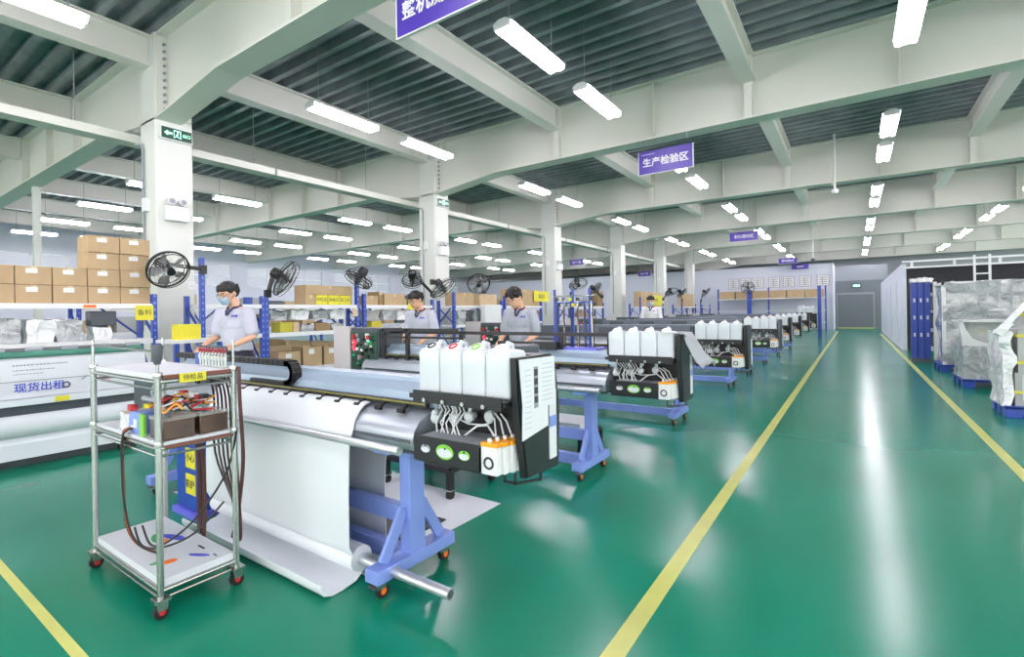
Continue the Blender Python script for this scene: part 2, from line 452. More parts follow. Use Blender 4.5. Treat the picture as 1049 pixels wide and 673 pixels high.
# ------------------------------------------------------------------ lamps
ZL = 4.63
def lamp_proto():
    t = thing('fluorescent_lamp', (0, 0, ZL))
    b = MB(); b.prism([(-.13, ZL+.045), (-.05, ZL+.09), (.05, ZL+.09), (.13, ZL+.045), (.11, ZL+.04), (-.11, ZL+.04)], 'y', -.66, .66)
    b.build('housing', 'white', t)
    for x in (-.075, .075):
        MB().cyl((x, -.62, ZL), (x, .62, ZL), .04, 8).build('tube', 'tube', t)
    for y in (-.66, .64): MB().box(-.115, y, ZL-.02, .115, y+.015, ZL+.05).build('end_cap', 'white', t)
    for y in (-.5, .5): MB().cyl((0, y, ZL+.09), (0, y, DECK+.02), .006, 5).build('hanger', 'greyprint', t)
    return t
ROWS = [(-7.08, 'in the row just before the columns', -1, 5), (-3.33, 'in the row between columns and aisle', 0, 5), (.58, 'in the row above the aisle', 0, 5),
        (4.18, 'in the row above the wrapped pallets', 2, 5), (7.9, 'in the row farthest right', 3, 5),
        (-14.6, 'in the first row behind the columns', 0, 4), (-18.3, 'in the second row behind the columns', 0, 4), (-22.1, 'in the third row behind the columns', 0, 4), (-25.8, 'in the fourth row behind the columns', 0, 3)]
lp = None
for X, words, k0, k1 in ROWS:
    i = 0
    for k in range(k0, k1+1):
        for d in (-1.0, 1.0):
            y = Y0+BAY*k+3.02+d
            if y < .5 or (i == 0 and k < 0 and d < 0): continue
            lab = '%s hanging lamp from the camera %s' % (ORD[i], words)
            if lp is None: lp = lamp_proto(); o = lp; o.location = (X, y, ZL); o['label'] = lab
            else: o = copy_tree(lp, (X, y, ZL), label=lab)
            o['category'] = 'ceiling lamp'; o['group'] = 'fluorescent lamps '+words
            i += 1

for X, words in ((-7.08, 'just before the columns'), (-3.33, 'between columns and aisle'), (.58, 'above the aisle'), (4.18, 'above the wrapped pallets')):  # lamps added out of view to brighten surfaces facing the camera
    for i, y in enumerate((1.4, -.6, -4.6, -6.6)):
        if X == -7.08 and i == 0: continue
        o = copy_tree(lp, (X, y, ZL), label='%s added unseen lamp behind the viewpoint in the row %s' % (ORD[i].replace('nearest', 'first'), words)); o['group'] = 'added lamps behind the viewpoint'
# ------------------------------------------------------------------ hanging signs
def sign(x0, x1, y, z0, z1, body, label, sub=True, top=4.55):
    cx = (x0+x1)/2
    t = thing('hanging_sign', (cx, y, z0), label, 'sign', 'purple area signs')
    MB().box(x0, y-.012, z0, x1, y+.012, z1).build('panel', 'purple', t)
    b = MB()
    b.box(x0-.012, y-.015, z0-.012, x1+.012, y+.015, z0); b.box(x0-.012, y-.015, z0, x0, y+.015, z1); b.box(x1, y-.015, z0, x1+.012, y+.015, z1)
    b.build('edge_trim', 'white', t)
    for x in (x0+.1, x1-.1): MB().cyl((x, y, z1), (x, y, max(top, z1+.1)), .005, 5).build('hanger', 'greyprint', t)
    h = z1-z0
    text(body, h*.40, t, ((cx, y-.0135, z0+h*.47),)+FY, 'white', bold=.003)
    if sub: text('一一一一一', h*.12, t, ((x0+(x1-x0)*.18, y-.0135, z0+h*.84),)+FY, 'white', name='small_lettering', bold=.002)
sign(-3.42, -2.41, 3.2, 3.83, 4.27, '整机测试区', 'large purple sign cut by the top of the frame, starting with 整机')
sign(-3.37, -2.37, 9.3, 3.9, 4.33, '生产检验区', 'purple hanging sign reading 生产检验区 over the second bay')
sign(-4.07, -3.04, 21.4, 4.0, 4.36, '老化测试区', 'purple hanging sign farther down the hall, five white characters')
sign(-3.69, -2.72, 33.6, 3.98, 4.3, '整机装配区', 'small purple sign half behind a lamp near the far wall')
sign(-3.1, -2.2, 34.6, 3.66, 3.99, '仓库区', 'small dark purple sign with three characters nearest the far wall')
sign(-14.5, -13.55, 27.5, 4.17, 4.53, '生产一区', 'purple sign behind the columns, beside the third column', top=5.2)
sign(-12.4, -11.5, 33.7, 3.7, 4.05, '生产二区', 'purple sign behind the columns, beside the fourth column', top=5.2)

# exit signs and twin emergency lamps on the columns
def exit_box(k, label):
    y0 = 3.18+BAY*k; x = -8.7
    t = thing('exit_sign', (x, y0+.26, 4.4), label, 'sign', 'exit signs on the columns')
    MB().box(x, y0+.05, 4.05, x+.05, y0+.5, 4.25).build('housing', 'white', t, bevel=.005)
    MB().box(x+.05, y0+.065, 4.065, x+.056, y0+.485, 4.235).build('panel', 'exitg', t)
    b = MB(); xx = x+.056; z = 4.15
    b.sheet([(xx, y0+.1, z), (xx, y0+.15, z+.04), (xx, y0+.15, z+.015), (xx, y0+.21, z+.015), (xx, y0+.21, z-.015), (xx, y0+.15, z-.015), (xx, y0+.15, z-.04)], .002, (1, 0, 0))
    b.box(xx, y0+.23, z-.06, xx+.002, y0+.24, z+.06); b.box(xx, y0+.23, z+.05, xx+.002, y0+.33, z+.06); b.box(xx, y0+.32, z-.06, xx+.002, y0+.33, z+.06)
    b.disc((xx, y0+.285, z+.035), (1, 0, 0), .012, .012)
    b.bar((xx+.001, y0+.29, z+.02), (xx+.001, y0+.27, z-.02), .002, .02); b.bar((xx+.001, y0+.27, z-.02), (xx+.001, y0+.25, z-.05), .002, .01); b.bar((xx+.001, y0+.275, z-.02), (xx+.001, y0+.305, z-.05), .002, .01)
    b.build('lit_symbol', 'exitw', t)
    text('出口', .06, t, ((xx+.001, y0+.41, z),)+FX, 'exitw')
exit_box(0, 'green lit exit sign with arrow on the nearest white column')
exit_box(1, 'green exit sign on the second white column')
def twin_lamp(k, label):
    y0 = 3.18+BAY*k; x = -8.7
    t = thing('emergency_lamp', (x, y0+.26, 2.75), label, 'lamp', 'emergency lamps on the columns')
    MB().box(x, y0+.1, 2.80, x+.1, y0+.42, 3.03).build('battery_box', 'white', t, bevel=.01)
    for d in (.18, .34):
        h = MB().cyl((x+.02, y0+d, 3.10), (x+.1, y0+d, 3.10), .055, 14).build('lamp_head', 'white', t)
        MB().cyl((x+.1, y0+d, 3.10), (x+.104, y0+d, 3.10), .042, 14).build('lens', 'greyprint', h)
        MB().box(x+.04, y0+d-.012, 3.03, x+.07, y0+d+.012, 3.06).build('bracket', 'greyprint', h)
twin_lamp(0, 'white twin-head emergency lamp on the nearest white column')
twin_lamp(1, 'white twin-head emergency lamp on the second white column')
twin_lamp(2, 'white twin-head emergency lamp on the third white column')
#--PART2--

t = thing('column_notice', (-8.7, 3.6, 1.75), 'small white paper notice stuck on the nearest white column above the bench', 'notice')
MB().box(-8.7, 3.60, 1.75, -8.697, 3.71, 1.88).build('sheet', 'white', t)
MB().box(-8.697, 3.62, 1.80, -8.6965, 3.69, 1.81).build('printed_line', 'faint', t)
# ------------------------------------------------------------------ printers
def caster_on(leg, x, y, r=.032, rot=0.3):
    b = MB()
    b.cyl((x, y, .075), (x, y, .085), .028, 10)
    b.box(x-.022, y-.02, .05, x-.016, y+.03, .078); b.box(x+.016, y-.02, .05, x+.022, y+.03, .078)
    c = b.build('caster', 'steel', leg)
    b = MB().m(0); b.cyl((x-.013, y+.02, r), (x+.013, y+.02, r), r, 14)
    b.m(1); b.cyl((x-.015, y+.02, r), (x+.015, y+.02, r), r*.5, 10)
    b.m(2); b.box(x-.02, y-.045, .066, x+.02, y-.015, .074)
    b.build('wheel', ['rubber', 'orange2', 'darkgrey'], leg)

def printer(style):
    t = thing('printer', (0, 0, 0))
    for lx in (0, -2.45):
        b = MB()
        b.box(lx-.045, -.26, .085, lx+.045, .26, .145)
        b.box(lx-.036, -.05, .14, lx+.036, .05, .68)
        for s in (-1, 1):
            b.bar((lx, s*.19, .15), (lx, s*.06, .36), .06, .02, up=(1, 0, 0))
        b.box(lx-.06, -.2, .66, lx+.06, .2, .69)
        leg = b.build('leg', 'lblue', t, bevel=.004)
        for y in (-.22, .2): caster_on(leg, lx, y)
    for z in (.265, .06): MB().box(-2.41, -.025, z, -.045, .025, z+.085).build('crossbar', 'lblue', t, bevel=.003)
    # platen, curved at the front
    pr = [(-.19, .70), (-.205, .745), (-.195, .785), (-.165, .82), (-.12, .845), (-.05, .855), (.16, .855), (.19, .80), (.19, .70)]
    MB().prism(pr, 'x', -2.55, .22).build('platen', 'platen', t, smooth=50)
    b = MB(); b.box(-2.5, -.18, .68, .2, .18, .70); b.box(-2.5, -.207, .735, .2, -.2, .75)
    b.build('underside_rail', 'darkgrey', t)
    MB().cyl((-2.5, -.262, .715), (.2, -.262, .715), .019, 14).build('feed_tube', 'alu', t)
    b = MB().m(0); b.box(-2.5, -.10, .868, .2, -.075, .895); b.m(1); b.box(-2.5, -.105, .885, .2, -.1, .892)
    b.build('pinch_rail', ['black', mat('rail_brass', '#8f8a45', .4, .3)], t)
    for i in range(17):
        x = -2.4+i*.155
        b = MB().m(0); b.bar((x, -.1, .878), (x, -.135, .858), .018, .012); b.m(0); b.cyl((x-.02, -.14, .856), (x+.02, -.14, .856), .011, 8)
        b.build('pinch_roller', 'rubber', t)
    # gantry beam
    g = [(-.06, .895), (-.05, .93), (.02, .965), (.03, .985), (.13, .985), (.13, .87), (-.06, .87)]
    MB().prism(g, 'x', -2.5, .25).build('gantry', 'gantry' if style != 'dark' else 'platen', t, smooth=25)
    if style == 'open':
        # cable chain lying on the gantry with its loop
        b = MB()
        x = -2.4
        while x < -.96:
            b.box(x, -.085, 1.005, x+.045, -.025, 1.04); x += .055
        for i in range(9):
            a = PI/2-PI*i/8
            cx = -.95+.055*math.cos(a); cz = .965+.057*math.sin(a)
            b.cb((cx, -.055, cz), (.05, .06, .03), Matrix.Rotation(-a+PI/2, 3, 'Y'))
        b.box(-1.35, -.085, .895, -.95, -.06, .915)
        b.build('cable_chain', 'chain', t)
    elif style == 'frame':
        b = MB(); b.box(-2.35, .03, 1.10, .2, .06, 1.13); b.box(-.9, -.02, .985, -.3, .02, 1.05)
        for x in (-1.4, -.3): b.box(x, .03, .98, x+.03, .06, 1.10)
        b.build('rail_frame', 'black', t)
    else:
        b = MB(); b.box(-2.55, .0, .985, .15, .2, 1.13); b.build('top_cover', 'mgrey' if style == 'dark' else 'dgrey', t, bevel=.012)
        for x in (-2.2, -1.6, -1.0, -.4): MB().box(x, -.006, 1.0, x+.28, .0, 1.1).build('cover_panel', 'dgrey', t)
        b = MB(); b.box(-2.5, -.062, .93, .1, -.05, .955); b.build('carriage_rail', 'steel', t)
    # electronics cabinet at the other end
    c = MB().box(-3.06, -.14, .50, -2.36, .2, 1.16 if style != 'open' else .86).build('control_cabinet', 'dgrey', t, bevel=.006)
    if style != 'open': MB().box(-3.08, -.16, .48, -2.80, -.14, 1.18).build('side_panel', 'beige', c)
    if style != 'open':
        b = MB().m(0); b.box(-2.79, -.15, .72, -2.37, -.14, 1.12); rr = random.Random(3)
        for i in range(46):
            x = rr.uniform(-2.77, -2.42); z = rr.uniform(.73, 1.08); w = rr.uniform(.012, .05); h = rr.uniform(.012, .05)
            b.m(rr.choice([1, 1, 2, 3, 4, 5])); b.box(x, -.15-rr.uniform(.006, .03), z, x+w, -.15, z+h)
        b.build('circuit_board', ['pcb', 'black', 'greyprint', 'red', 'green', 'white'], c)
        b = MB(); b.box(-2.5, -.172, 1.02, -2.48, -.15, 1.035); b.build('indicator', 'led', c)
        b = MB()
        for i in range(4): b.box(-2.74, -.172, .93+i*.03, -2.70, -.15, .945+i*.03)
        b.build('red_indicator', 'ledr', c)
        MB().box(-2.79, -.15, .5, -2.37, -.14, .70).build('lower_panel', 'beige', c)
    # end frame beside the cabinet
    b = MB()
    for x in (-2.33, -1.98): b.box(x, -.12, .7, x+.035, -.085, 1.16)
    b.box(-2.33, -.12, 1.13, -1.3, -.09, 1.16); b.box(-2.33, -.12, 1.06, -1.3, -.09, 1.08); b.box(-2.33, -.12, .7, -1.95, -.085, .73)
    if style == 'frame': b.build('end_frame', 'black', t)
    else: b.bm.free()
    # ---------------- ink cabinet at the aisle end
    side = [(-.15, .665), (.10, .655), (.115, .9), (.085, 1.08), (.05, 1.13), (-.205, 1.13), (-.2, .97)]
    b = MB(); b.prism(side, 'x', .742, .77); b.prism([(-.05, .665), (.10, .655), (.115, .9), (.085, 1.08), (.05, 1.13), (-.05, 1.13)], 'x', .215, .742)
    b.prism([(-.2, .97), (-.05, .97), (-.05, 1.12), (-.08, 1.12)], 'x', .735, .742); b.box(.215, -.15, .97, .222, -.05, 1.115)
    cab = b.build('ink_cabinet', 'black', t)
    b = MB(); b.sheet([(.771, y, z) for y, z in [(-.142, .67), (.095, .66), (.11, .9), (.08, 1.075), (.045, 1.12), (-.196, 1.12), (-.192, .97)]], .004, (1, 0, 0))
    b.build('side_cover', 'blackside', cab)
    b = MB().m(0); b.box(.775, .02, .70, .779, .075, .98); b.m(1); b.box(.778, .02, .83, .781, .075, .875)
    b.build('slot_plate', ['paperback', 'lblue'], cab)
    b = MB()
    b.box(.70, -.13, .625, .708, -.122, .67); b.box(.755, -.03, .625, .763, -.022, .67); b.bar((.704, -.126, .628), (.759, -.026, .628), .008, .008); b.bar((.65, -.126, .628), (.708, -.126, .628), .008, .008); b.box(.65, -.13, .625, .658, -.122, .67)
    b.build('bracket', 'black', cab)
    b = MB(); b.box(.40, .1, 1.0, .58, .28, 1.15); b.build('end_cover', 'dgrey', t, bevel=.01)
    # bottle shelf
    b = MB(); b.box(.235, -.235, .945, .735, -.05, .965); b.box(.265, -.242, .932, .725, -.235, .982)
    sh = b.build('bottle_shelf', 'black', t)
    for i in range(4): MB().cyl((.335+i*.103, -.252, .945), (.335+i*.103, -.242, .945), .009, 10).build('knob', 'steel', sh)
    # ink tray with oval decals
    b = MB(); b.box(.29, -.255, .69, .62, -.06, .785); b.box(.285, -.262, .695, .63, -.257, .80)
    tr = b.build('ink_tray', 'black', t, bevel=.003)
    MB().box(.295, -.25, .785, .615, -.065, .791).build('tray_top', 'greyprint', tr)
    for cx, ru, rv, mm in ((.355, .026, .017, 'greyprint'), (.46, .046, .030, 'lime'), (.56, .028, .019, 'lime')):
        d = MB().m(0); d.disc((cx, -.263, .75), (0, -1, 0), ru, rv); d.m(1); d.disc((cx, -.265, .746), (0, -1, 0), ru*.86, rv*.62)
        d.m(2); d.cb((cx+ru*.1, -.268, .764), (.007, .002, .009))
        d.build('oval_sticker', [mm, 'board', 'ink'], tr)
    # white cartridges with orange tops
    for i in range(5):
        y = -.25+i*.034; x = .632+i*.012
        b = MB().m(0); b.box(x, y, .69, x+.075, y+.030, .795); b.m(1); b.box(x-.001, y-.001, .795, x+.076, y+.031, .81)
        b.m(0); b.cyl((x+.03, y+.016, .81), (x+.03, y+.016, .825), .008, 8)
        c = b.build('ink_cartridge', ['white', 'orange'], t, bevel=.002)
        if i == 0:
            MB().tube([(x+.037+.02*math.cos(a*PI/9), y-.001, .735+.02*math.sin(a*PI/9)) for a in range(18)], .0045, 6, closed=True).build('ring_mark', 'ink', c)
    # valves and tubes
    for i, (x, z) in enumerate(((.262, .86), (.262, .835), (.37, .845), (.455, .86), (.565, .872))):
        b = MB(); r = .024 if i else .016
        b.lathe((x, -.06, z), (0, -1, 0), [(.012, 0), (.012, .03), (r, .032), (r, .05), (r*.7, .058), (.004, .06)], 16)
        b.cyl((x, -.095, z+r), (x, -.095, z+r+.03), .008, 8)
        b.build('valve', 'hdpe', t)
    for i in range(4):
        x = .275+i*.104
        MB().tube([(x, -.13, .945), (x, -.13, .92), (x-.01, -.11, .90)], .008, 6).build('outlet', 'hosew', t)
    for i in range(7):
        x = .30+i*.021; x2 = .26+i*.024
        MB().tube([(x2, -.09, .92), (x+.01, -.11, .88), (x+.022*math.sin(i*2), -.14, .83), (x+.015, -.15, .79)], .0036, 6).build('ink_tube', 'hosew', t)
    MB().tube([(.46, -.14, .79), (.52, -.13, .835), (.59, -.15, .85), (.645, -.18, .82)], .0045, 6).build('ink_tube', 'hosew', t)
    for i in range(3): MB().tube([(.56+i*.03, -.1, .89), (.61+i*.03, -.13, .87), (.66+i*.015, -.19+i*.03, .825)], .0038, 6).build('ink_tube', 'hosew', t)
    MB().tube([(.34, -.1, .86), (.45, -.1, .83), (.53, -.1, .835), (.575, -.1, .85)], .0034, 6).build('ink_tube', 'hosew', t)
    return t

def bottle_proto():
    t = thing('ink_bottle', (0, 0, 0))
    rs = []
    for z, sx, sy in ((0, .056, .058), (.006, .0605, .064), (.12, .0605, .064), (.168, .06, .064), (.182, .054, .058), (.188, .036, .04)):
        ring = []
        for i in range(24):
            a = 2*PI*i/24; c, s_ = math.cos(a), math.sin(a); p = .22
            ring.append((sx*math.copysign(abs(c)**p, c), sy*math.copysign(abs(s_)**p, s_), z))
        rs.append(ring)
    MB().rings(rs).build('body', 'hdpe', t)
    b = MB(); b.lathe((0, -.022, .168), (0, -.5, .87), [(.036, 0), (.036, .012), (.034, .03), (.03, .034)], 20); b.build('cap', 'white', t)
    b = MB(); b.tube([(0, .045, .175), (0, .04, .205), (0, .015, .212), (0, .0, .19)], .011, 8); b.build('handle', 'hdpe', t)
    return t
BOT = bottle_proto(); bot_used = False
RING = {}
def ring_on(bot, m):
    c = Vector((0, -.022, .168))+Vector((0, -.5, .87)).normalized()*.035
    u = Vector((1, 0, 0)); v = Vector((0, .87, .5)).normalized()
    b = MB().tube([c+u*.017*math.cos(k*PI/8)+v*.017*math.sin(k*PI/8) for k in range(16)], .004, 6, closed=True)
    for vv in b.bm.verts: vv.co += bot.location
    b.build('ring_mark', m, bot)

P_OPEN = printer('open')
P_FRAME = printer('frame')
P_DARK = printer('dark')
PR = [(-1.81, 1.74, P_OPEN, 'nearest printer with paper hanging to the floor and sheets clipped on its black end', 'the nearest printer'),
      (-1.75, 3.64, P_FRAME, 'second printer, white cloth draped over the end of its black ink cabinet', 'the second printer'),
      (-1.70, 5.88, P_DARK, 'third printer, blue foot standing clear below its black ink cabinet', 'the third printer'),
      (-1.74, 9.1, P_DARK, 'fourth printer, grey ink cabinet standing behind the third black one', 'the fourth printer'),
      (-1.78, 11.1, P_DARK, 'fifth printer of the line, grey end just behind the fourth one', 'the fifth printer'),
      (-1.78, 13.3, P_DARK, 'sixth printer of the line, narrow grey end visible', 'the sixth printer'),
      (-1.78, 15.8, P_DARK, 'seventh printer of the line, last with low bottles', 'the seventh printer'),
      (-1.75, 18.6, P_DARK, 'printer farthest down the line with four bottles raised above it', 'the farthest printer')]
for src in (P_OPEN, P_FRAME, P_DARK):
    tag(src, '-', 'printer', 'printers along the aisle')
seen = set()
ringm = ['ink', 'red', 'lime', 'white']
for i, (x, y, src, lab, short) in enumerate(PR):
    if src.name not in seen: seen.add(src.name); o = src; o.location = (x, y, 0); o['label'] = lab
    else: o = copy_tree(src, (x, y, 0), label=lab)
    if i == 3:
        for k in o.children:
            if k.name.startswith(('ink_cabinet',)):
                k.data = k.data.copy(); k.data.materials[0] = M['mgrey']
    bz = .966 if i < 7 else 1.165
    for j in range(4):
        p = (x+.297+j*.122, y-.118, bz)
        w_ = ('leftmost', 'second from left', 'third from left', 'rightmost')[j]
        lb = 'white ink bottle, %s of four on the shelf of %s' % (w_, short)
        if i == 0: lb = ('white ink bottle with black ring on its cap', 'white ink bottle with red ring on its cap', 'white ink bottle with lime ring on its cap', 'white ink bottle with plain white cap')[j]+' on the nearest printer'
        if not bot_used: bo = BOT; bo.location = p; bot_used = True
        else: bo = copy_tree(BOT, p)
        tag(bo, lb, 'bottle', 'ink bottles on '+short)
    if i == 7:
        MB().box(x+.2, y-.2, 1.135, x+.66, y-.04, 1.163).build('raised_rack', 'black', o)
for i, ((x, y, src, lab, short)) in enumerate(PR[:1]):
    for j, bo in enumerate([q for q in col.objects if q.parent is None and q.name.startswith('ink_bottle')][:4]):
        ring_on(bo, ringm[j])

# sheets clipped on the near cabinet's end
X = -1.81+.785
b = MB().m(0); b.sheet([(X, 1.530, 1.125), (X, 1.79, 1.12), (X, 1.80, .93), (X, 1.735, .925), (X, 1.735, .845), (X, 1.545, .82), (X, 1.55, .95)], .002, (1, 0, 0))
b.m(1); b.box(X+.002, 1.63, .93, X+.003, 1.66, 1.09)
b.m(3)
for k in range(9): b.box(X+.002, 1.69, .95+k*.018, X+.0026, 1.77, .953+k*.018)
for k in range(12): b.box(X+.002, 1.565, .86+k*.02, X+.0026, 1.61, .8625+k*.02)
b.m(2)
for k in range(4): b.box(X+.002, 1.632, 1.055-k*.035, X+.0035, 1.658, 1.08-k*.035)
o = b.build('test_sheet', ['paper', 'greyprint', 'ink', 'faint'], smooth=0); tag(o, 'white printed sheet hanging on the black end of the nearest printer', 'paper')
# cloth over the second printer's cabinet
def cloth():
    b = MB(); n1, n2 = 10, 8; rs = []
    x0, y0 = -1.75+.60, 3.64
    path = [(.02, 1.135), (.10, 1.14), (.175, 1.13), (.20, 1.06), (.235, 1.0), (.27, .94), (.30, .91)]
    g = []
    for i, (dx, z) in enumerate(path):
        g.append([b.bm.verts.new((x0+dx+.012*math.sin(j*1.3+i), y0-.22+j*.045+(i*.018), z+.02*math.sin(j*1.7+i*.8)*(i/6)+ (0.012 if i > 2 else .004)-.03*(j/n2)*(i > 3)*(1 if j % 2 else 0))) for j in range(n2)])
    fs = [b.bm.faces.new((g[i][j], g[i+1][j], g[i+1][j+1], g[i][j+1])) for i in range(len(path)-1) for j in range(n2-1)]
    bmesh.ops.solidify(b.bm, geom=fs, thickness=.006)
    o = b.build('cloth', 'paper', smooth=80); tag(o, 'white cloth draped over the end of the second printer', 'cloth')
cloth()

# paper on the nearest printer
XA, XB = -3.40, -1.985
pth = [(1.63, .872), (1.60, .864), (1.57, .842), (1.54, .80), (1.526, .75), (1.505, .70), (1.495, .45), (1.495, .2), (1.515, .155)]
t = thing('paper_web', (-3, 1.5, 0), 'wide white paper web hanging from the nearest printer down to a roll at floor level', 'paper')
th = [(y+.004, z-.004) for y, z in pth]
MB().prism(pth+th[::-1], 'x', XA, XB).build('hanging_sheet', 'paper', t, smooth=60)
MB().cyl((XA, 1.575, .115), (XB-.01, 1.575, .115), .062, 28).build('wound_roll', 'paper', t)
b = MB(); b.cyl((XA-.03, 1.575, .115), (-1.42, 1.575, .115), .024, 18); b.build('core_tube', 'alu', t)
MB().cyl((-1.425, 1.575, .115), (-1.418, 1.575, .115), .018, 14).build('tube_hole', 'darkgrey', t)
b = MB(); f = [(1.60, .056), (1.55, .02), (1.47, .008), (1.42, .012), (1.385, .03), (1.365, .055), (1.362, .075)]
f2 = [(1.60, .05), (1.55, .014), (1.47, .003), (1.415, .004), (1.372, .02), (1.352, .05), (1.354, .075)]
b.prism(f+f2[::-1], 'x', XA, XB-.02); b.build('floor_flap', 'paper', t, smooth=60)
o = MB().sheet([(-4.2, 1.62, .002), (-2.02, 1.62, .002), (-2.0, 2.74, .002), (-4.2, 2.74, .002)], .003, (0, 0, 1)).build('paper_sheet', 'paper', smooth=0)
tag(o, 'large white paper sheet lying on the green floor beneath the nearest printer', 'paper')
o = MB().box(-2.52, 1.87, .006, -2.13, 2.33, .012).build('black_mat', 'black'); tag(o, 'black flat square lying on the paper behind the blue printer leg', 'mat')
b = MB()
pp = [(1.90, .70), (1.85, .5), (1.84, .3), (1.85, .03)]
b.prism(pp+[(y+.004, z) for y, z in pp[::-1]], 'x', -3.3, -2.13)
o = b.build('inner_sheet', 'paperback', smooth=60); tag(o, 'shaded pale sheet hanging behind the blue crossbars of the nearest printer', 'paper')

# trolleys below the printers
def trolley(x0, y0, x1, y1, lab, top, strip):
    t = thing('low_trolley', ((x0+x1)/2, (y0+y1)/2, 0), lab, 'trolley')
    b = MB(); z = .2
    for q in ((x0, y0, x1, y0), (x1, y0, x1, y1), (x0, y1, x1, y1), (x0, y0, x0, y1)): b.bar((q[0], q[1], z), (q[2], q[3], z), .03, .04)
    b.build('frame', 'black', t)
    for x in (x0, x1):
        for y in (y0, y1):
            l = MB().box(x-.02, y-.02, .07, x+.02, y+.02, .2).build('leg', 'black', t)
            MB().cyl((x-.015, y, .033), (x+.015, y, .033), .033, 12).build('caster', 'rubber', l)
            MB().box(x-.03, y-.03, .062, x+.03, y+.03, .072).build('mount_plate', 'steel', l)
    b = MB().m(0); b.box(x0+.02, y0+.02, .22, x1-.02, y1-.02, .3); b.m(1); b.box(x0+.02, y0+.018, .245, x1-.02, y0+.02, .26)
    b.build('board', [top, strip], t)
trolley(-3.0, 2.62, -2.35, 3.1, 'low black trolley carrying a white board behind the nearest printer', 'board', 'board')
trolley(-2.75, 3.95, -2.0, 4.35, 'low trolley with white board and orange edge behind the second printer', 'board', 'orange2')

# ------------------------------------------------------------------ steel cart
CX0, CX1, CY0, CY1 = -3.29, -2.49, .905, 1.225
t = thing('steel_cart', ((CX0+CX1)/2, (CY0+CY1)/2, 0), 'tall stainless steel three-tier cart on casters standing in front of the nearest printer', 'cart')
for x in (CX0, CX1):
    for y in (CY0, CY1):
        q = MB().cyl((x, y, .085), (x, y, 1.055), .0135, 14); q.cyl((x, y, 1.05), (x, y, 1.19 if (x, y) != (CX1, CY0) else 1.13), .0065, 10); post = q.build('post', 'steel', t)
        for zc in (1.04, .74): MB().lathe((x, y, zc), (0, 0, 1), [(.017, 0), (.019, .02), (.017, .025)], 12).build('collar', 'steel', post)
        b = MB().m(0); b.box(x-.03, y-.03, .078, x+.03, y+.03, .09); b.box(x-.02, y-.02, .04, x-.015, y+.02, .08); b.box(x+.015, y-.02, .04, x+.02, y+.02, .08)
        cs = b.build('caster', 'steel', t)
        b = MB().m(0); b.cyl((x-.013, y, .03), (x+.013, y, .03), .03, 16); b.m(1); b.cyl((x-.0145, y, .03), (x+.0145, y, .03), .013, 10); b.build('wheel', ['rubber', 'red'], cs)
def shelf(z, nm, top, thick):
    s = MB()
    for q in ((CX0, CY0, CX1, CY0), (CX1, CY0, CX1, CY1), (CX0, CY1, CX1, CY1), (CX0, CY0, CX0, CY1)):
        s.cyl((q[0], q[1], z-.012), (q[2], q[3], z-.012), .011, 10)
        s.cyl((q[0], q[1], z-.045), (q[2], q[3], z-.045), .006, 8)
    s = s.build(nm, 'steel', t)
    MB().box(CX0+.006, CY0+.006, z-.002, CX1-.006, CY1-.006, z+thick).build('board', top, s)
    return s
s1 = shelf(1.035, 'top_shelf', 'board', .018)
s2 = shelf(.745, 'middle_shelf', 'board', .012)
s3 = shelf(.13, 'bottom_shelf', 'board', .03)
WE = mat('red_brown_edge', '#7a4638', .5, var=.15)
MB().box(CX1-.004, CY0+.02, 1.034, CX1+.004, CY1-.02, 1.05).build('wood_edge', WE, t); MB().box(CX1-.004, CY0+.02, .73, CX1+.013, CY1-.02, .742).build('wood_edge', WE, t)
b = MB(); b.cyl((CX0, CY0, 1.165), (CX1, CY0, 1.155), .006, 8); b.build('guard_rail', 'steel', t)
b = MB().m(0); b.lathe((CX1, CY0, 1.10), (0, 0, 1), [(.012, 0), (.02, .03), (.024, .08), (.022, .085)], 14); b.build('post_cup', 'darkgrey', t)
# painted marks on the bottom board
zz = .161
def flat(cx, cy, ru, rv, ang, m):
    MB().rings([[(cx+math.cos(ang)*ru*math.cos(q)-math.sin(ang)*rv*math.sin(q), cy+math.sin(ang)*ru*math.cos(q)+math.cos(ang)*rv*math.sin(q), z) for q in [2*PI*k/20 for k in range(20)]] for z in (zz-.002, zz+.0006)]).build('print_mark', ['bprint', 'green', 'orange2', 'ink'][m], s3)
flat(-2.93, 1.13, .085, .022, .25, 0); flat(-3.0, 1.07, .06, .018, -.3, 1); flat(-2.93, 1.085, .035, .013, 0, 2)
flat(-2.61, 1.11, .055, .012, .5, 0); flat(-2.66, 1.0, .022, .035, -.2, 2); flat(-2.69, .965, .014, .03, -.3, 1)
for q in ((-2.72, 1.15, -2.66, 1.16), (-2.56, 1.15, -2.53, 1.156)): MB().box(q[0], q[1], zz-.002, q[2], q[3], zz+.0006).build('print_mark', 'ink', s3)
# yellow tag on the top shelf
tg = MB().box(CX1+.012, .985, 1.012, CX1+.015, 1.095, 1.052).build('yellow_tag', 'yellow', t); text('待检品', .028, t, ((CX1+.0155, 1.04, 1.032),)+FX, 'ink')
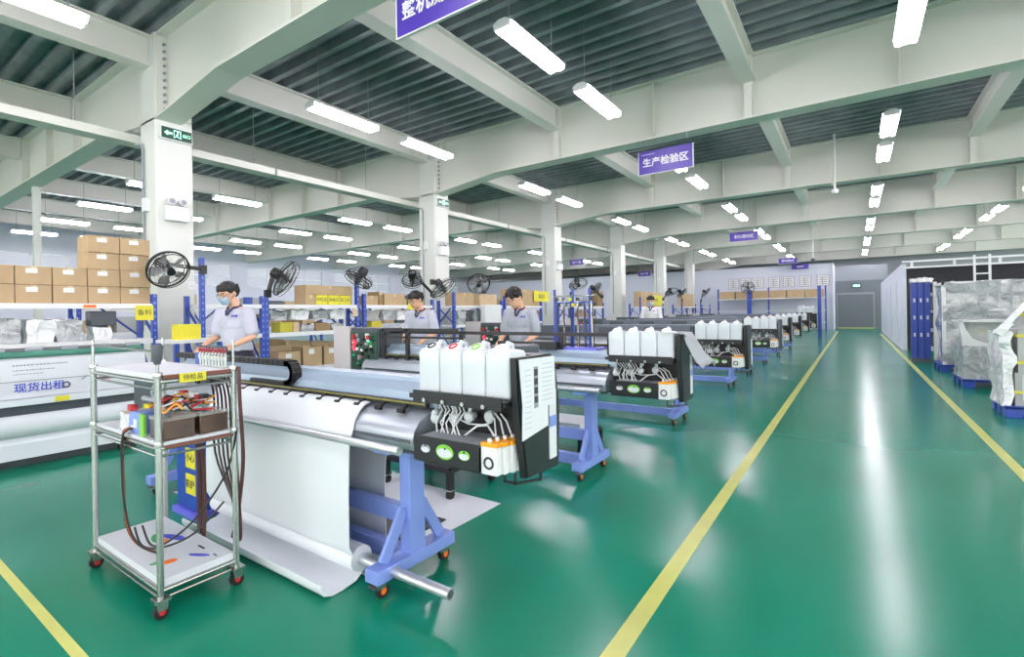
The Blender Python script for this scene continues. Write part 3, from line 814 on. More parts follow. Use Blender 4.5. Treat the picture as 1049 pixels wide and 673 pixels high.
# row of fittings on the far edge
vr = MB().box(-2.78, 1.19, 1.053, -2.50, 1.215, 1.062).build('fitting_bar', 'steel', t)
for i in range(9):
    x = -2.77+i*.032
    b = MB().m(0); b.cyl((x, 1.2, 1.06), (x, 1.2, 1.13), .006, 8); b.lathe((x, 1.2, 1.09), (0, 0, 1), [(.011, 0), (.011, .02), (.007, .024)], 8); b.m(1); b.lathe((x, 1.2, 1.13), (0, 0, 1), [(.009, 0), (.012, .015), (.008, .03)], 8)
    b.m(2); b.cyl((x-.005, 1.2, 1.12), (x+.014, 1.19, 1.145), .005, 6)
    b.build('hose_fitting', ['steel', 'darkgrey', 'red'], vr)
MB().box(-2.83, 1.2, 1.06, -2.775, 1.206, 1.12).build('blue_tag', 'blue', t)
# hoses hanging behind
def hose(pts, r=.006, m='hose', par=t, name='hose'):
    P = [Vector(p) for p in pts]; out = []
    for i in range(len(P)-1):
        p0 = P[max(i-1, 0)]; p1 = P[i]; p2 = P[i+1]; p3 = P[min(i+2, len(P)-1)]
        for k in range(5):
            u = k/5
            out.append(.5*((2*p1)+(-p0+p2)*u+(2*p0-5*p1+4*p2-p3)*u*u+(-p0+3*p1-3*p2+p3)*u**3))
    out.append(P[-1])
    return MB().tube(out, r, 7).build(name, m, par)
for i in range(6):
    x = -2.74+i*.04
    hose([(x, 1.21, 1.05), (x+.005, 1.245, .9), (x+.004*i, 1.25, .6), (-2.56+.012*i, 1.255, .35-.02*i), (-2.58+.014*i, 1.25, .2)], .0055, 'hose' if i % 2 else 'hoseb')
for i in range(5):
    x = -2.93+i*.017
    hose([(x, 1.22, .74), (x+.004, 1.245, .55), (x-.006+.003*i, 1.25, .3), (x+.01, 1.24, .17-.01*i)], .0065, 'hose' if i != 2 else 'hoseb')
hose([(-2.47, 1.24, 1.06), (-2.455, 1.235, .9), (-2.46, 1.25, .62), (-2.50, 1.25, .4), (-2.53, 1.24, .22)], .009, 'hose')
hose([(-2.46, 1.22, .75), (-2.52, 1.2, .55), (-2.6, 1.1, .35), (-2.72, 1.02, .23), (-2.86, 1.0, .19), (-2.96, 1.0, .26)], .005, 'hoseb')
hose([(-2.55, 1.2, .4), (-2.62, 1.1, .27), (-2.75, 1.02, .20), (-2.9, .98, .18), (-3.0, .98, .25)], .005, 'hoseb')
for i in range(4):
    x = -2.86+i*.009; y = .893-.004*i
    hose([(x+.02, .95, .78), (x+.004, .9, .775), (x, y, .72), (x+.004, y, .5), (x+.012, .90, .32), (x+.03, .94, .22), (x+.1, 1.0, .175)], .0048, ['hose', 'hoseb', 'orange2', 'hoseb'][i])
# things on the middle shelf
Z = .758
def inkbox(x0, y0, x1, y1, lab):
    t = thing('ink_tank', ((x0+x1)/2, (y0+y1)/2, Z), lab, 'tank', 'brown ink tanks on the cart')
    MB().box(x0, y0, Z, x1, y1, Z+.085).build('body', 'brown', t, bevel=.004)
    MB().box(x0-.003, y0-.003, Z+.085, x1+.003, y1+.003, Z+.10).build('lid', 'clear', t)
    b = MB(); b.cyl((x1-.03, y0+.03, Z+.1), (x1-.03, y0+.03, Z+.115), .014, 10); b.build('filler_cap', 'darkgrey', t)
inkbox(-2.65, .93, -2.51, 1.06, 'brown translucent ink tank beside the front post on the middle shelf of the cart')
inkbox(-2.65, 1.08, -2.51, 1.205, 'dark brown ink tank toward the far corner on the middle shelf of the cart')
b = MB().m(0).crumple(-2.86, .925, Z, -2.75, 1.02, Z+.10, .012, 12, 5, 2); b.m(1); b.box(-2.84, .918, Z+.03, -2.77, .93, Z+.07)
o = b.build('blue_pack', ['lblue', 'white']); tag(o, 'blue and white crumpled pack standing on the middle shelf of the cart', 'pack')
o = MB().box(-2.735, .918, Z, -2.69, .93, Z+.10).build('yellow_strip', 'lime'); tag(o, 'yellow-green narrow carton beside the front post of the cart', 'carton')
o = MB().crumple(-3.02, .93, Z, -2.88, 1.08, Z+.085, .015, 10, 5, 5).build('clear_pouch', 'filmw'); tag(o, 'pale crumpled pouch at the outer end of the cart shelf', 'pouch')
for i, (x, y, m, lab) in enumerate(((-2.97, .97, 'red', 'red connector lying on the pale pouch of the cart'), (-2.92, 1.02, 'yellow', 'yellow connector lying on the pale pouch of the cart'))):
    b = MB(); b.cb((x, y, Z+.1), (.05, .03, .03)); b.cb((x+.03, y, Z+.1), (.02, .02, .018)); o = b.build('connector', m, bevel=.003); tag(o, lab, 'connector')
t2 = thing('wire_bundle', (-2.75, 1.08, Z+.1), 'tangle of red, yellow and black wires lying over the ink tanks on the cart', 'wires')
rr = random.Random(11)
for i in range(18):
    x = rr.uniform(-2.88, -2.58); y = rr.uniform(1.0, 1.19); pts = []
    for k in range(5): pts.append((x+k*.025+rr.uniform(-.02, .02), y+rr.uniform(-.05, .05), Z+.112+rr.uniform(0, .045)))
    hose(pts, .0045, rr.choice(['red', 'yellow', 'hoseb', 'hosew', 'orange', 'hoseb']), t2, 'wire')
for i in range(6):
    x = -2.9+i*.055; b = MB(); b.cb((x, 1.15, Z+.15+.01*(i % 2)), (.04, .025, .022)); b.build('plug', ['hosew', 'red', 'hosew', 'hosew', 'red', 'black'][i], t2)
# blue bin behind the cart
t = thing('blue_bin', (-3.65, 1.58, 0), 'tall blue bin with two yellow notices standing behind the cart', 'bin')
MB().box(-3.79, 1.48, .04, -3.50, 1.67, .5).build('body', 'blue', t, bevel=.01)
for i, z in enumerate((.15, .32)):
    MB().box(-3.64, 1.475, z, -3.51, 1.48, z+.13).build('notice', 'yellow', t)
    text(('防护', '小心')[i], .06, t, ((-3.575, 1.474, z+.065),)+FY, 'ink')
MB().box(-3.81, 1.46, 0, -3.48, 1.69, .04).build('base', 'violet', t)
# ------------------------------------------------------------------ wide white machine at the left, running along the hall
def left_machine():
    t = thing('wide_machine', (-6.3, 1.0, 0), 'long white machine with paper rolls beside the cart at the left edge of the frame', 'machine')
    ya, yb = -1.5, 2.08
    pr = [(-6.75, .62), (-6.0, .62), (-5.99, .765), (-6.03, .95), (-6.06, .955), (-6.1, .97), (-6.75, .97)]
    body = MB().prism([(x, z) for x, z in pr], 'y', ya, yb).build('body', 'board', t, smooth=30)
    b = MB(); b.box(-5.99, ya, .765, -5.985, yb, .772); b.build('panel_seam', 'greyprint', body)
    b = MB(); b.box(-6.7, ya, .97, -6.12, yb, 1.03); b.build('slot_cover', 'darkgrey', t)
    for i in range(14):
        y = ya+.2+i*.25
        MB().cyl((-6.13, y, 1.035), (-6.13, y+.12, 1.035), .025, 10).build('feed_wheel', 'greyprint', t)
    MB().cyl((-6.1, ya, .995), (-6.1, yb, .995), .03, 12).build('front_roller', 'grn', t)
    MB().prism([(-6.02, .55), (-5.95, .56), (-5.95, .615), (-6.6, .62), (-6.6, .55)], 'y', ya, yb).build('lower_ledge', 'paper', t)
    b = MB(); b.box(-6.6, ya, .47, -6.02, yb, .55); b.build('dark_gap', 'darkgrey', t)
    MB().cyl((-6.08, ya, .38), (-6.08, yb-.05, .38), .11, 32).build('upper_paper_roll', 'paper', t)
    MB().cyl((-6.12, ya, .19), (-6.12, yb-.1, .19), .10, 32).build('lower_paper_roll', 'paper', t)
    MB().box(-6.05, ya, .085, -6.02, yb-.1, .22).build('paper_edge', 'paperback', t)
    MB().box(-6.7, ya, .0, -6.16, yb-.1, .3).build('base_shadow_block', 'darkgrey', t)  # dark block standing in for the shadow beneath the machine
    for y in (-1.2, 1.95):
        l = MB().box(-6.6, y-.05, 0, -6.15, y+.05, .5).build('leg', 'darkgrey', t)
        MB().box(-6.65, y-.07, 0, -6.1, y+.07, .03).build('foot', 'black', l)
    # printing on the panels
    rr = random.Random(5)
    for k, (z, n_) in enumerate(((.905, 18), (.86, 14), (.825, 9))):
        y = 1.1; b = MB()
        for i in range(n_):
            w_ = rr.uniform(.008, .02); b.bar((-6.018+(.95-z)*.2-.02, y, z), (-6.018+(.95-z)*.2-.02, y+w_, z), .02, .014); y += w_+.006
        b.build('small_text', 'greyprint', t)
    text('现货出租', .085, t, ((-5.992, 1.27, .705),)+FX, 'bprint', bold=.0012)
    MB().tube([(-5.992, 1.45+.024*math.cos(a*PI/8), .705+.024*math.sin(a*PI/8)) for a in range(16)], .006, 6, closed=True).build('ring_mark', 'ink', t)
    text('VGE', .06, t, ((-5.987, 1.72, .735),)+FX, 'red')
    MB().bar((-5.988, 1.56, .74), (-5.988, 1.6, .77), .006, .01).build('tick_mark', 'greyprint', t)
    MB().box(-5.95, 1.36, .565, -5.945, 1.46, .61).build('yellow_tag', 'yellow', t)
left_machine()

# ------------------------------------------------------------------ racks along the column row
RX = -7.6
def rack(y0, y1, lab, shelves=(.35, 1.04, 1.49), top=1.75, depth=.5, posts=(True, True), tall=None, x=RX, te=0):
    t = thing('storage_rack', (x-depth/2, (y0+y1)/2, 0), lab, 'rack')
    for y in (y0, y1):
        for xx in (x-.02, x-depth):
            h = tall if (tall and xx > x-.1 and y == (y0, y1)[te]) else min(top, 1.62)
            p = MB().box(xx-.03, y-.03, 0, xx+.03, y+.03, h).build('post', 'blue', t)
            if xx > x-.1:
                b = MB()
                for i in range(int(h/.09)): b.box(xx+.03, y-.008, .05+i*.09, xx+.032, y+.008, .08+i*.09)
                b.build('punch_pattern', 'lblue', p)
        MB().bar((x-.04, y, 1.08), (x-depth, y, 1.44), .03, .02).build('brace', 'blue', t); MB().bar((x-.04, y, .4), (x-depth, y, .95), .03, .02).build('brace', 'blue', t)
    MB().bar((x-depth, y0, 1.06), (x-depth, y0+.45, 1.46), .04, .02).build('back_brace', 'blue', t); MB().bar((x-depth, y1, 1.06), (x-depth, y1-.45, 1.46), .04, .02).build('back_brace', 'blue', t)
    for z in shelves:
        s = MB().box(x-depth, y0+.03, z-.045, x+.01, y1-.03, z).build('shelf', 'white', t)
        MB().box(x+.01, y0+.03, z-.06, x+.022, y1-.03, z+.002).build('shelf_lip', 'white', s)
    return t
rack(.35, 2.74, 'blue rack with white shelves at the left edge, cartons piled on top', top=1.62)
rack(3.33, 4.2, 'short blue rack behind the masked worker, tall front post carrying a fan', tall=2.15)
rack(4.26, 6.0, 'blue rack with open cartons on its lowest shelf behind the open control box', shelves=(.448, 1.04, 1.49), tall=1.9, te=1)
rack(6.16, 8.0, 'blue rack behind the worker with glasses beside the second column', tall=1.7)
rack(8.72, 10.6, 'blue rack just past the second column, two cartons on top', tall=1.8)
rack(10.75, 12.6, 'blue rack behind the worker with bowed curly head', tall=1.75)
rack(14.5, 17.0, 'blue rack next to the third column with yellow notices', tall=1.9)
rack(20.9, 24.0, 'blue rack past the fourth column with long carton on top', tall=1.9)
rack(27.2, 30.0, 'blue rack past the fifth column far down the hall', tall=1.9)
rack(31.2, 33.5, 'blue rack farthest down the column row by the poster wall', tall=1.9)

# cartons
def carton(x0, y0, z0, x1, y1, z1, lab, group=None, face='x', m='card', lbl=True, open_=False, tape=True):
    t = thing('cardboard_box', ((x0+x1)/2, (y0+y1)/2, z0), lab, 'box', group)
    b = MB()
    if open_:
        th_ = .008
        b.box(x0, y0, z0, x1, y1, z0+th_); b.box(x0, y0, z0, x0+th_, y1, z1); b.box(x1-th_, y0, z0, x1, y1, z1); b.box(x0, y0, z0, x1, y0+th_, z1); b.box(x0, y1-th_, z0, x1, y1, z1)
        b.build('body', m, t)
        b = MB(); b.bar(((x0), (y0+y1)/2, z1), (x0-.06, (y0+y1)/2, z1+.09), y1-y0, .006, up=(0, 0, 1)); b.build('flap', 'card2', t)
    else:
        b.box(x0, y0, z0, x1, y1, z1); b.build('body', m, t, bevel=.004)
    if tape and not open_:
        b = MB(); ym = (y0+y1)/2; b.box(x0-.001, ym-.025, z1, x1+.001, ym+.025, z1+.001); b.box(x1, ym-.025, z1-.06, x1+.001, ym+.025, z1+.001)
        b.build('tape', 'tape', t)
    if lbl:
        b = MB(); h = z1-z0; ym = y0+(y1-y0)*.45
        b.box(x1, ym-.05, z0+h*.62, x1+.0015, ym+.05, z0+h*.88); b.build('paper_label', 'white', t)
    return t
G = 'cartons on the top of the left rack'
rowy = [.46, .78, 1.10, 1.42, 1.735, 2.055, 2.38, 2.71]
names = ['first', 'second', 'third', 'fourth', 'fifth', 'sixth', 'seventh']
for r_ in range(2):
    for i in range(7):
        if r_ == 0 or i < 7:
            j = rnd.uniform(-.015, .015)
            carton(-7.98+j, rowy[i]+.004, 1.492+r_*.212, -7.62+j, rowy[i+1]-.004, 1.70+r_*.212, 'brown carton in the %s row on the left rack, %s from the column end' % (('bottom', 'second')[r_], names[6-i]), G)
for r_ in range(2):
    for i in range(2):
        j = rnd.uniform(-.015, .015)
        carton(-7.98+j, 2.055+i*.325, 1.916+r_*.205, -7.62+j, 2.375+i*.325, 2.118+r_*.205, 'brown carton in the %s row on the left rack, on the %s side' % (('third', 'topmost')[r_], ('outer', 'column')[i]), G)
o = MB().box(-7.578, 2.0, 1.44, -7.575, 2.12, 1.475).build('orange_tag', 'orange2'); tag(o, 'small orange tag stuck on the upper shelf edge of the left rack', 'tag')
def notice(y0, y1, z0, z1, lab, body='', x=RX+.0221, m='yellow'):
    t = thing('yellow_notice', (x, (y0+y1)/2, z0), lab, 'notice', 'yellow notices on the racks')
    MB().box(x, y0, z0, x+.003, y1, z1).build('card', m, t)
    if body: text(body, (z1-z0)*.42, t, ((x+.0035, (y0+y1)/2, (z0+z1)/2),)+FX, 'ink')
    return t
notice(2.52, 2.72, 1.28, 1.47, 'yellow notice hanging at the column end of the left rack', '备料')
# film-wrapped goods on the left rack's middle shelf
for i in range(7):
    y = .42+i*.27+rnd.uniform(-.01, .02)
    if i < 6:
        o = MB().crumple(-7.98, y, 1.042, -7.66, y+.24, 1.042+(.22, .25, .2, .27, .26, .26)[i], .03, 9, 6, i).build('wrapped_part', ['filmg' if i % 2 else 'filmw'], smooth=30)
        tag(o, 'silver plastic-wrapped part on the middle shelf of the left rack, %s from the column end' % names[6-i], 'wrapped part', 'wrapped parts on the left rack')
o = MB().crumple(-7.95, 2.12, 1.042, -7.7, 2.32, 1.21, .03, 8, 5, 9).build('grey_fitting', 'filmw'); tag(o, 'pale grey fitting beside the wrapped parts on the left rack', 'fitting')
o = MB().box(-7.9, 2.1, 1.22, -7.7, 2.36, 1.40).build('dark_case', 'darkgrey', bevel=.01); tag(o, 'dark case standing high on the middle shelf of the left rack', 'case')

# second rack and its cartons
G = 'cartons on the second rack'
carton(-7.95, 4.95, 1.492, -7.62, 5.15, 1.66, 'lower brown carton at the near end on top of the second rack', G, lbl=False)
carton(-7.95, 4.95, 1.662, -7.62, 5.9, 1.83, 'long brown carton lying on the top row of the second rack', G, lbl=False)
carton(-7.95, 5.16, 1.492, -7.66, 5.92, 1.655, 'brown carton behind the three yellow notices on the second rack', G, lbl=False)
for i in range(3): notice(5.14+i*.24, 5.365+i*.24, 1.495, 1.66, '%s of three yellow notices side by side on the second rack top' % ('first', 'second', 'third')[i], ('待检区', '合格区', '返工区')[i], x=-7.61)
notice(5.86, 5.98, 1.28, 1.43, 'small pale yellow card hanging at the far post of the second rack', '', m='tape')
for i, (a, b_, h) in enumerate(((4.45, 4.85, .27), (4.88, 5.25, .33), (5.28, 5.62, .31), (5.64, 5.95, .29))):
    carton(-7.95, a, .45, -7.62, b_, .45+h, 'open brown carton with white labels on the low shelf, %s from the masked worker' % ORD[i].replace('nearest', 'first'), 'open cartons on the second rack', open_=True)
carton(-7.9, 4.5, 1.042, -7.64, 4.72, 1.2, 'olive yellow small carton on the middle shelf of the second rack', G, m='olive', lbl=False, tape=False)
carton(-7.9, 4.73, 1.042, -7.64, 4.84, 1.2, 'narrow yellow-brown carton next to the olive one on the second rack', G, m='card2', lbl=False, tape=False)
for i in range(3):
    o = MB().crumple(-7.95, 4.9+i*.3, 1.042, -7.7, 5.15+i*.3, 1.15+.03*(i % 2), .04, 9, 5, 20+i).build('parts_heap', ['filmg', 'cardin', 'crate'][i]); tag(o, '%s heap of parts on the middle shelf of the second rack' % ('silver', 'brown', 'grey')[i], 'parts')
for i in range(4):
    o = MB().crumple(-7.97, 4.4+i*.38, 1.25, -7.75, 4.7+i*.38, 1.40, .05, 9, 5, 30+i).build('metal_bracket', ['filmg', 'filmw', 'filmg', 'filmw'][i]); tag(o, 'silver bracket bundle under the top shelf of the second rack, %s from the masked worker' % ORD[i].replace('nearest', 'first'), 'bracket')
    MB().box(-7.99, 4.45+i*.38, 1.235, -7.72, 4.65+i*.38, 1.25).build('tray', 'white', o)
o = MB().crumple(-7.9, 4.3, 1.1, -7.7, 4.42, 1.2, .02, 9, 4, 44).build('white_bag', 'filmw'); 
o.location.z = .46; tag(o, 'small white bag at the near end of the low shelf on the second rack', 'bag')

# rack behind the second worker
G = 'cartons on the third rack'
carton(-7.95, 6.2, 1.492, -7.62, 6.5, 1.67, 'small brown carton at the near end of the third rack top', G, lbl=False)
carton(-7.95, 6.52, 1.492, -7.62, 6.62, 1.75, 'tall slim dark brown carton on the third rack top', G, m='cardin', lbl=False)
carton(-7.95, 6.66, 1.492, -7.62, 7.2, 1.72, 'big brown carton on the third rack top behind the worker with glasses', G, lbl=False)
notice(7.24, 7.68, 1.40, 1.69, 'large yellow notice on the third rack behind the worker with glasses', '待包装')
carton(-7.9, 6.35, 1.042, -7.64, 6.6, 1.18, 'olive yellow carton on the middle shelf of the third rack', G, m='olive', lbl=False, tape=False)
for i in range(4):
    o = MB().crumple(-7.95, 6.3+i*.4, 1.19, -7.72, 6.62+i*.4, 1.38, .05, 9, 5, 50+i).build('metal_bracket', ['crate', 'filmg', 'filmw', 'filmg'][i]); tag(o, 'silver bracket bundle on the third rack, %s from the near end' % ORD[i].replace('nearest', 'first'), 'bracket')
o = MB().box(-7.8, 7.2, 1.042, -7.6, 7.42, 1.12).build('white_carton', 'white', bevel=.004); tag(o, 'small white carton beside the worker with glasses', 'carton')
o = MB().box(-7.6, 6.1, .98, -7.2, 7.5, 1.02).build('orange_board', 'card'); tag(o, 'brown work board behind the open control box of the second printer', 'board')
# further racks
G = 'cartons on the farther racks'
carton(-7.95, 8.78, 1.492, -7.62, 9.45, 1.8, 'brown carton behind a blue brace past the second column', G, lbl=False)
carton(-7.95, 9.7, 1.492, -7.62, 10.4, 1.78, 'pale brown carton next past the blue brace beyond the second column', G, m='card2', lbl=False)
carton(-7.95, 11.0, 1.492, -7.62, 12.5, 1.95, 'wide brown carton behind the curly-haired worker', G, lbl=False)
notice(12.15, 13.0, 1.62, 1.92, 'yellow notice beside the third column behind the curly-haired worker', '成品区')
carton(-7.95, 16.55, 1.492, -7.62, 17.0, 2.05, 'grey-brown carton before the fourth column', G, m='cardin', lbl=False)
carton(-7.95, 21.0, 1.492, -7.62, 22.4, 2.15, 'brown carton just past the fourth column', G, lbl=False)
carton(-7.95, 22.5, 1.492, -7.62, 23.9, 2.15, 'brown carton farther past the fourth column', G, m='card2', lbl=False)
notice(22.1, 23.7, 1.55, 2.0, 'wide yellow notice on the rack past the fourth column', '备件区')
carton(-7.95, 27.6, 1.492, -7.62, 29.6, 2.2, 'brown carton past the fifth column', G, lbl=False)
for i in range(6):
    o = MB().crumple(-7.95, 8.85+i*.29, 1.042, -7.6, 9.1+i*.29, 1.36, .06, 8, 5, 70+i).build('hanging_part', ['crate', 'darkgrey', 'filmg', 'crate', 'mgrey', 'filmg'][i]); tag(o, 'grey machine part on the shelf past the second column, %s in line' % ORD[i].replace('nearest', 'first'), 'part')
# far shelf row under the posters
for i in range(6):
    x0 = -7.1+i*.95
    carton(x0, 33.9, 1.95, x0+.9, 34.5, 2.42, 'long brown carton under the wall charts, %s from the corner' % ('sixth', 'fifth', 'fourth', 'third', 'second', 'first')[i], 'cartons under the wall charts', lbl=False, tape=False)
t = thing('storage_rack', (-4.2, 34.2, 0), 'pale shelf rack below the charts on the far wall', 'rack')
for x in (-7.2, -4.3, -1.35): MB().box(x-.04, 33.95, 0, x+.04, 34.03, 2.6).build('post', 'blue', t)
for z in (.5, 1.2, 1.95): MB().box(-7.2, 33.85, z-.05, -1.35, 34.5, z).build('shelf', 'white', t)
t = thing('blue_upright', (-1.3, 26, 0), 'tall blue upright frame at the end of the printer line', 'upright')
for y in (26, 26.5): MB().box(-1.34, y-.05, 0, -1.22, y+.05, 2.3).build('post', 'blue', t)
for z in (.3, .9, 1.6): MB().box(-1.3, 26.05, z, -1.26, 26.45, z+.06).build('rung', 'blue', t)

# ------------------------------------------------------------------ work benches and hose stand
t = thing('work_bench', (-6.95, 2.9, 0), 'white bench top with yellow boxed notice behind the steel cart', 'bench')
MB().box(-7.25, 2.62, .99, -6.72, 3.2, 1.03).build('bench_top', 'white', t)
for x in (-7.21, -6.76):
    for y in (2.66, 3.16): MB().box(x-.025, y-.025, 0, x+.025, y+.025, .99).build('leg', 'blue', t)
carton(-7.1, 2.74, 1.03, -6.9, 3.0, 1.22, 'yellow fronted box on the bench behind the steel cart', m='yellow', lbl=False, tape=False)
o = MB().box(-6.88, 2.68, 1.03, -6.86, 2.92, 1.08).build('yellow_strip', 'yellow'); tag(o, 'low yellow strip card before the yellow box on the bench', 'card')
o = MB().box(-7.45, 9.5, 0, -7.3, 10.15, 1.51).build('white_panel', 'white', bevel=.01); tag(o, 'white upright panel left of the curly-haired worker', 'panel')
for i in range(7):
    y = 3.0+i*3.3; xx = -11.6-(i % 2)*.6
    rack(y, y+2.1, 'blue rack in the second rack row behind the columns, %s from the camera' % ORD[i], top=1.8, x=xx)
    for j in range(4):
        for z in (1.042, 1.492, .352):
            h = rnd.uniform(.22, .36) if z != 1.492 else rnd.uniform(.2, .45)
            carton(xx-.42, y+.08+j*.49, z, xx-.04, y+.08+j*.49+rnd.uniform(.36, .46), z+h, '%s carton on the %s shelf of the %s rack in the second row' % (('first', 'second', 'third', 'last')[j], {1.042: 'middle', 1.492: 'top', .352: 'low'}[z], ORD[i]), 'cartons in the second rack row', lbl=False, tape=False, m=rnd.choice(['card', 'card2', 'cardin', 'crate', 'mgrey']))

t = thing('hose_stand', (-1.98, 3.86, .985), 'stand of upright rods and dark hoses on the violet tray of the second printer', 'stand')
MB().box(-2.42, 3.70, .985, -1.72, 3.90, 1.0).build('tray', 'violet', t)
for i in range(6):
    x = -2.17+i*.068
    MB().cyl((x, 3.86, 1.0), (x+.01*math.sin(i), 3.86, 1.43-.02*(i % 3)), .006, 8).build('rod', 'steel' if i % 2 else 'blue', t)
    hose([(x+.02, 3.84, 1.0), (x+.03, 3.83, 1.12), (x+.01, 3.84, 1.3), (x+.025, 3.85, 1.38)], .0055, 'hose' if i % 2 else 'hoseb', t)
    b = MB(); b.cb((x, 3.86, 1.41), (.022, .03, .03)); b.cb((x+.03, 3.85, 1.36), (.02, .02, .03)); b.build('fitting', ['black', 'mgrey', 'yellow', 'black', 'greyprint', 'black'][i], t)
for z in (1.38, 1.44): MB().cyl((-2.2, 3.86, z), (-1.8, 3.86, z), .006, 8).build('cross_rod', 'blue' if z < 1.4 else 'steel', t)
for x in (-2.2, -2.02, -1.86): MB().box(x-.009, 3.87, 1.0, x+.009, 3.885, 1.5).build('blue_upright', 'blue', t)

# ------------------------------------------------------------------ fans
def fan(c, face, r, lab, arm, thin=False):
    """c cage centre, face direction it blows, arm end fixed on a post"""
    c = Vector(c); d = Vector(face).normalized()
    t = thing('wall_fan', c, lab, 'fan', 'black fans on the rack posts')
    u = d.orthogonal().normalized(); v = d.cross(u)
    ring = lambda o_, rad, n=30: [c+d*o_+(u*math.cos(2*PI*k/n)+v*math.sin(2*PI*k/n))*rad for k in range(n)]
    b = MB(); b.tube(ring(0, r), .013, 6, closed=True); b.tube(ring(.06, r*.97), .006, 5, closed=True); b.tube(ring(-.05, r*.95), .006, 5, closed=True)
    b.build('rim', 'cage', t)
    b = MB(); nw = 18 if thin else 40
    for k in range(nw):
        a = 2*PI*k/nw; e = u*math.cos(a)+v*math.sin(a)
        b.tube([c+d*.085+e*.05, c+d*.08+e*r*.6, c+d*.01+e*r], .0016, 4); b.tube([c-d*.085+e*.06, c-d*.08+e*r*.6, c-d*.01+e*r], .0016, 4)
    for q in (.35, .6, .82): b.tube(ring(.083, r*q, 24), .0016, 4, closed=True)
    b.build('wire_guard', 'steel', t)
    for k in range(5):
        a0 = 2*PI*k/5; P = []
        for q, (rad, w) in enumerate(((.16, .25), (.45, .36), (.75, .38), (.9, .2))):
            for s_ in (-1, 1):
                a = a0+s_*w*(.9 if q < 2 else .8)
                P.append(c+(u*math.cos(a)+v*math.sin(a))*r*rad+d*(.03*s_))
        b = MB(); V = [b.bm.verts.new(p) for p in P]
        fs = [b.bm.faces.new((V[2*i], V[2*i+1], V[2*i+3], V[2*i+2])) for i in range(3)]
        bmesh.ops.solidify(b.bm, geom=fs, thickness=.004); b.build('blade', 'fanblade', t)
    b = MB(); b.cyl(c-d*.02, c+d*.05, .055, 16); b.cyl(c+d*.08, c+d*.095, .05, 16); b.build('hub', 'black', t)
    b = MB(); b.lathe(c-d*.24, d, [(.03, 0), (.075, .02), (.085, .08), (.085, .14), (.05, .2)], 16); b.build('motor', 'black', t)
    a = Vector(arm); m_ = c-d*.2
    b = MB(); b.bar(m_, a, .035, .05); b.cb(a, (.08, .08, .12)); b.build('arm', 'black', t)
cam_dir = Vector((.57, -.2, -.12))
fan((-7.3, 2.79, 1.93), (.895, .10, -.48), .245, 'large black fan with grey blades in front of the nearest white column', (-7.58, 3.33, 1.98))
fan((-7.4, 4.46, 1.9), (.62, .58, -.5), .30, 'black fan seen edge-on at the near end of the second rack', (-7.6, 4.28, 1.66))
fan((-7.4, 5.88, 1.96), (-.1, -.53, -.85), .25, 'black fan tilted down above the far post of the second rack', (-7.6, 6.2, 1.85), True)
fan((-7.5, 7.3, 2.0), (-.35, .35, -.6), .2, 'pale black-rimmed fan tilted away just left of the second column', (-7.6, 8.0, 1.75), True)
fan((-7.3, 8.0, 1.85), (.62, .16, -.78), .3, 'large black fan in front of the second white column', (-7.6, 8.0, 2.0))
fan((-7.5, 9.5, 2.02), (.5, -.6, -.6), .27, 'grey caged fan just past the second column above two cartons', (-7.6, 9.85, 1.85), True)
fan((-7.4, 14.6, 2.2), (.5, -.3, -.9), .3, 'dark fan high beside the third column', (-7.6, 14.5, 1.9), True)
fan((-7.4, 15.9, 2.05), (.6, .6, -.6), .3, 'dark fan next past the third column, lower', (-7.6, 16.9, 1.85), True)
fan((-7.4, 24.6, 2.2), (.5, -.3, -.9), .32, 'dark fan beyond the fourth column', (-7.6, 24.0, 1.85), True)
fan((-7.4, 26.4, 2.2), (.6, .4, -.7), .32, 'dark fan just before the fifth column', (-7.6, 27.2, 1.85), True)
fan((-5.3, 33.0, 2.6), (.2, -.8, -.3), .38, 'dark fan on the blue post below the far charts', (-5.3, 33.4, 2.55), True)
t = thing('fan_post', (-5.3, 33.45, 0), 'blue post carrying a fan before the far charts', 'post')
MB().box(-5.42, 33.4, 0, -5.18, 33.5, 2.5).build('post', 'blue', t); MB().box(-5.5, 33.3, 0, -5.1, 33.6, .05).build('base', 'blue', t)
fan((-7.4, 31.6, 2.35), (.7, .2, -.6), .36, 'dark fan by the last rack near the poster wall', (-7.6, 31.2, 1.85), True)

# ------------------------------------------------------------------ pallets and wrapped goods
def pallet(x0, y0, x1, y1, lab):
    t = thing('pallet', ((x0+x1)/2, (y0+y1)/2, 0), lab, 'pallet', 'blue plastic pallets')
    b = MB(); n_ = 7
    for i in range(n_):
        xx = x0+(x1-x0)*i/n_; b.box(xx, y0, .11, xx+(x1-x0)/n_*.86, y1, .14)
    b.box(x0, y0, .1, x1, y1, .125)
    b.build('deck', 'blue', t)
    for i in range(3):
        for j in range(3):
            cx = x0+.08+(x1-x0-.16)*i/2; cy = y0+.08+(y1-y0-.16)*j/2
            MB().box(cx-.075, cy-.075, 0, cx+.075, cy+.075, .1).build('foot', 'blue', t, bevel=.008)
    return t
pallet(1.42, 7.95, 2.75, 8.66, 'nearest blue pallet at the right edge of the frame')
pallet(1.40, 10.55, 2.55, 11.6, 'second blue pallet along the right yellow line')
pallet(1.40, 12.95, 2.8, 14.1, 'third blue pallet under the tall grey wrapped crate')
def wrapped(lab, cat, loc, body, film, straps, wraps):
    t = thing('wrapped_goods', loc, lab, cat, 'film-wrapped goods on pallets')
    for nm, m_, q in body: q.build(nm, m_, t, bevel=0)
    for q in straps: q.build('strap', 'yellow', t)
    for m_, q in wraps: q.build('stretch_film', m_, t, smooth=60)
    return t
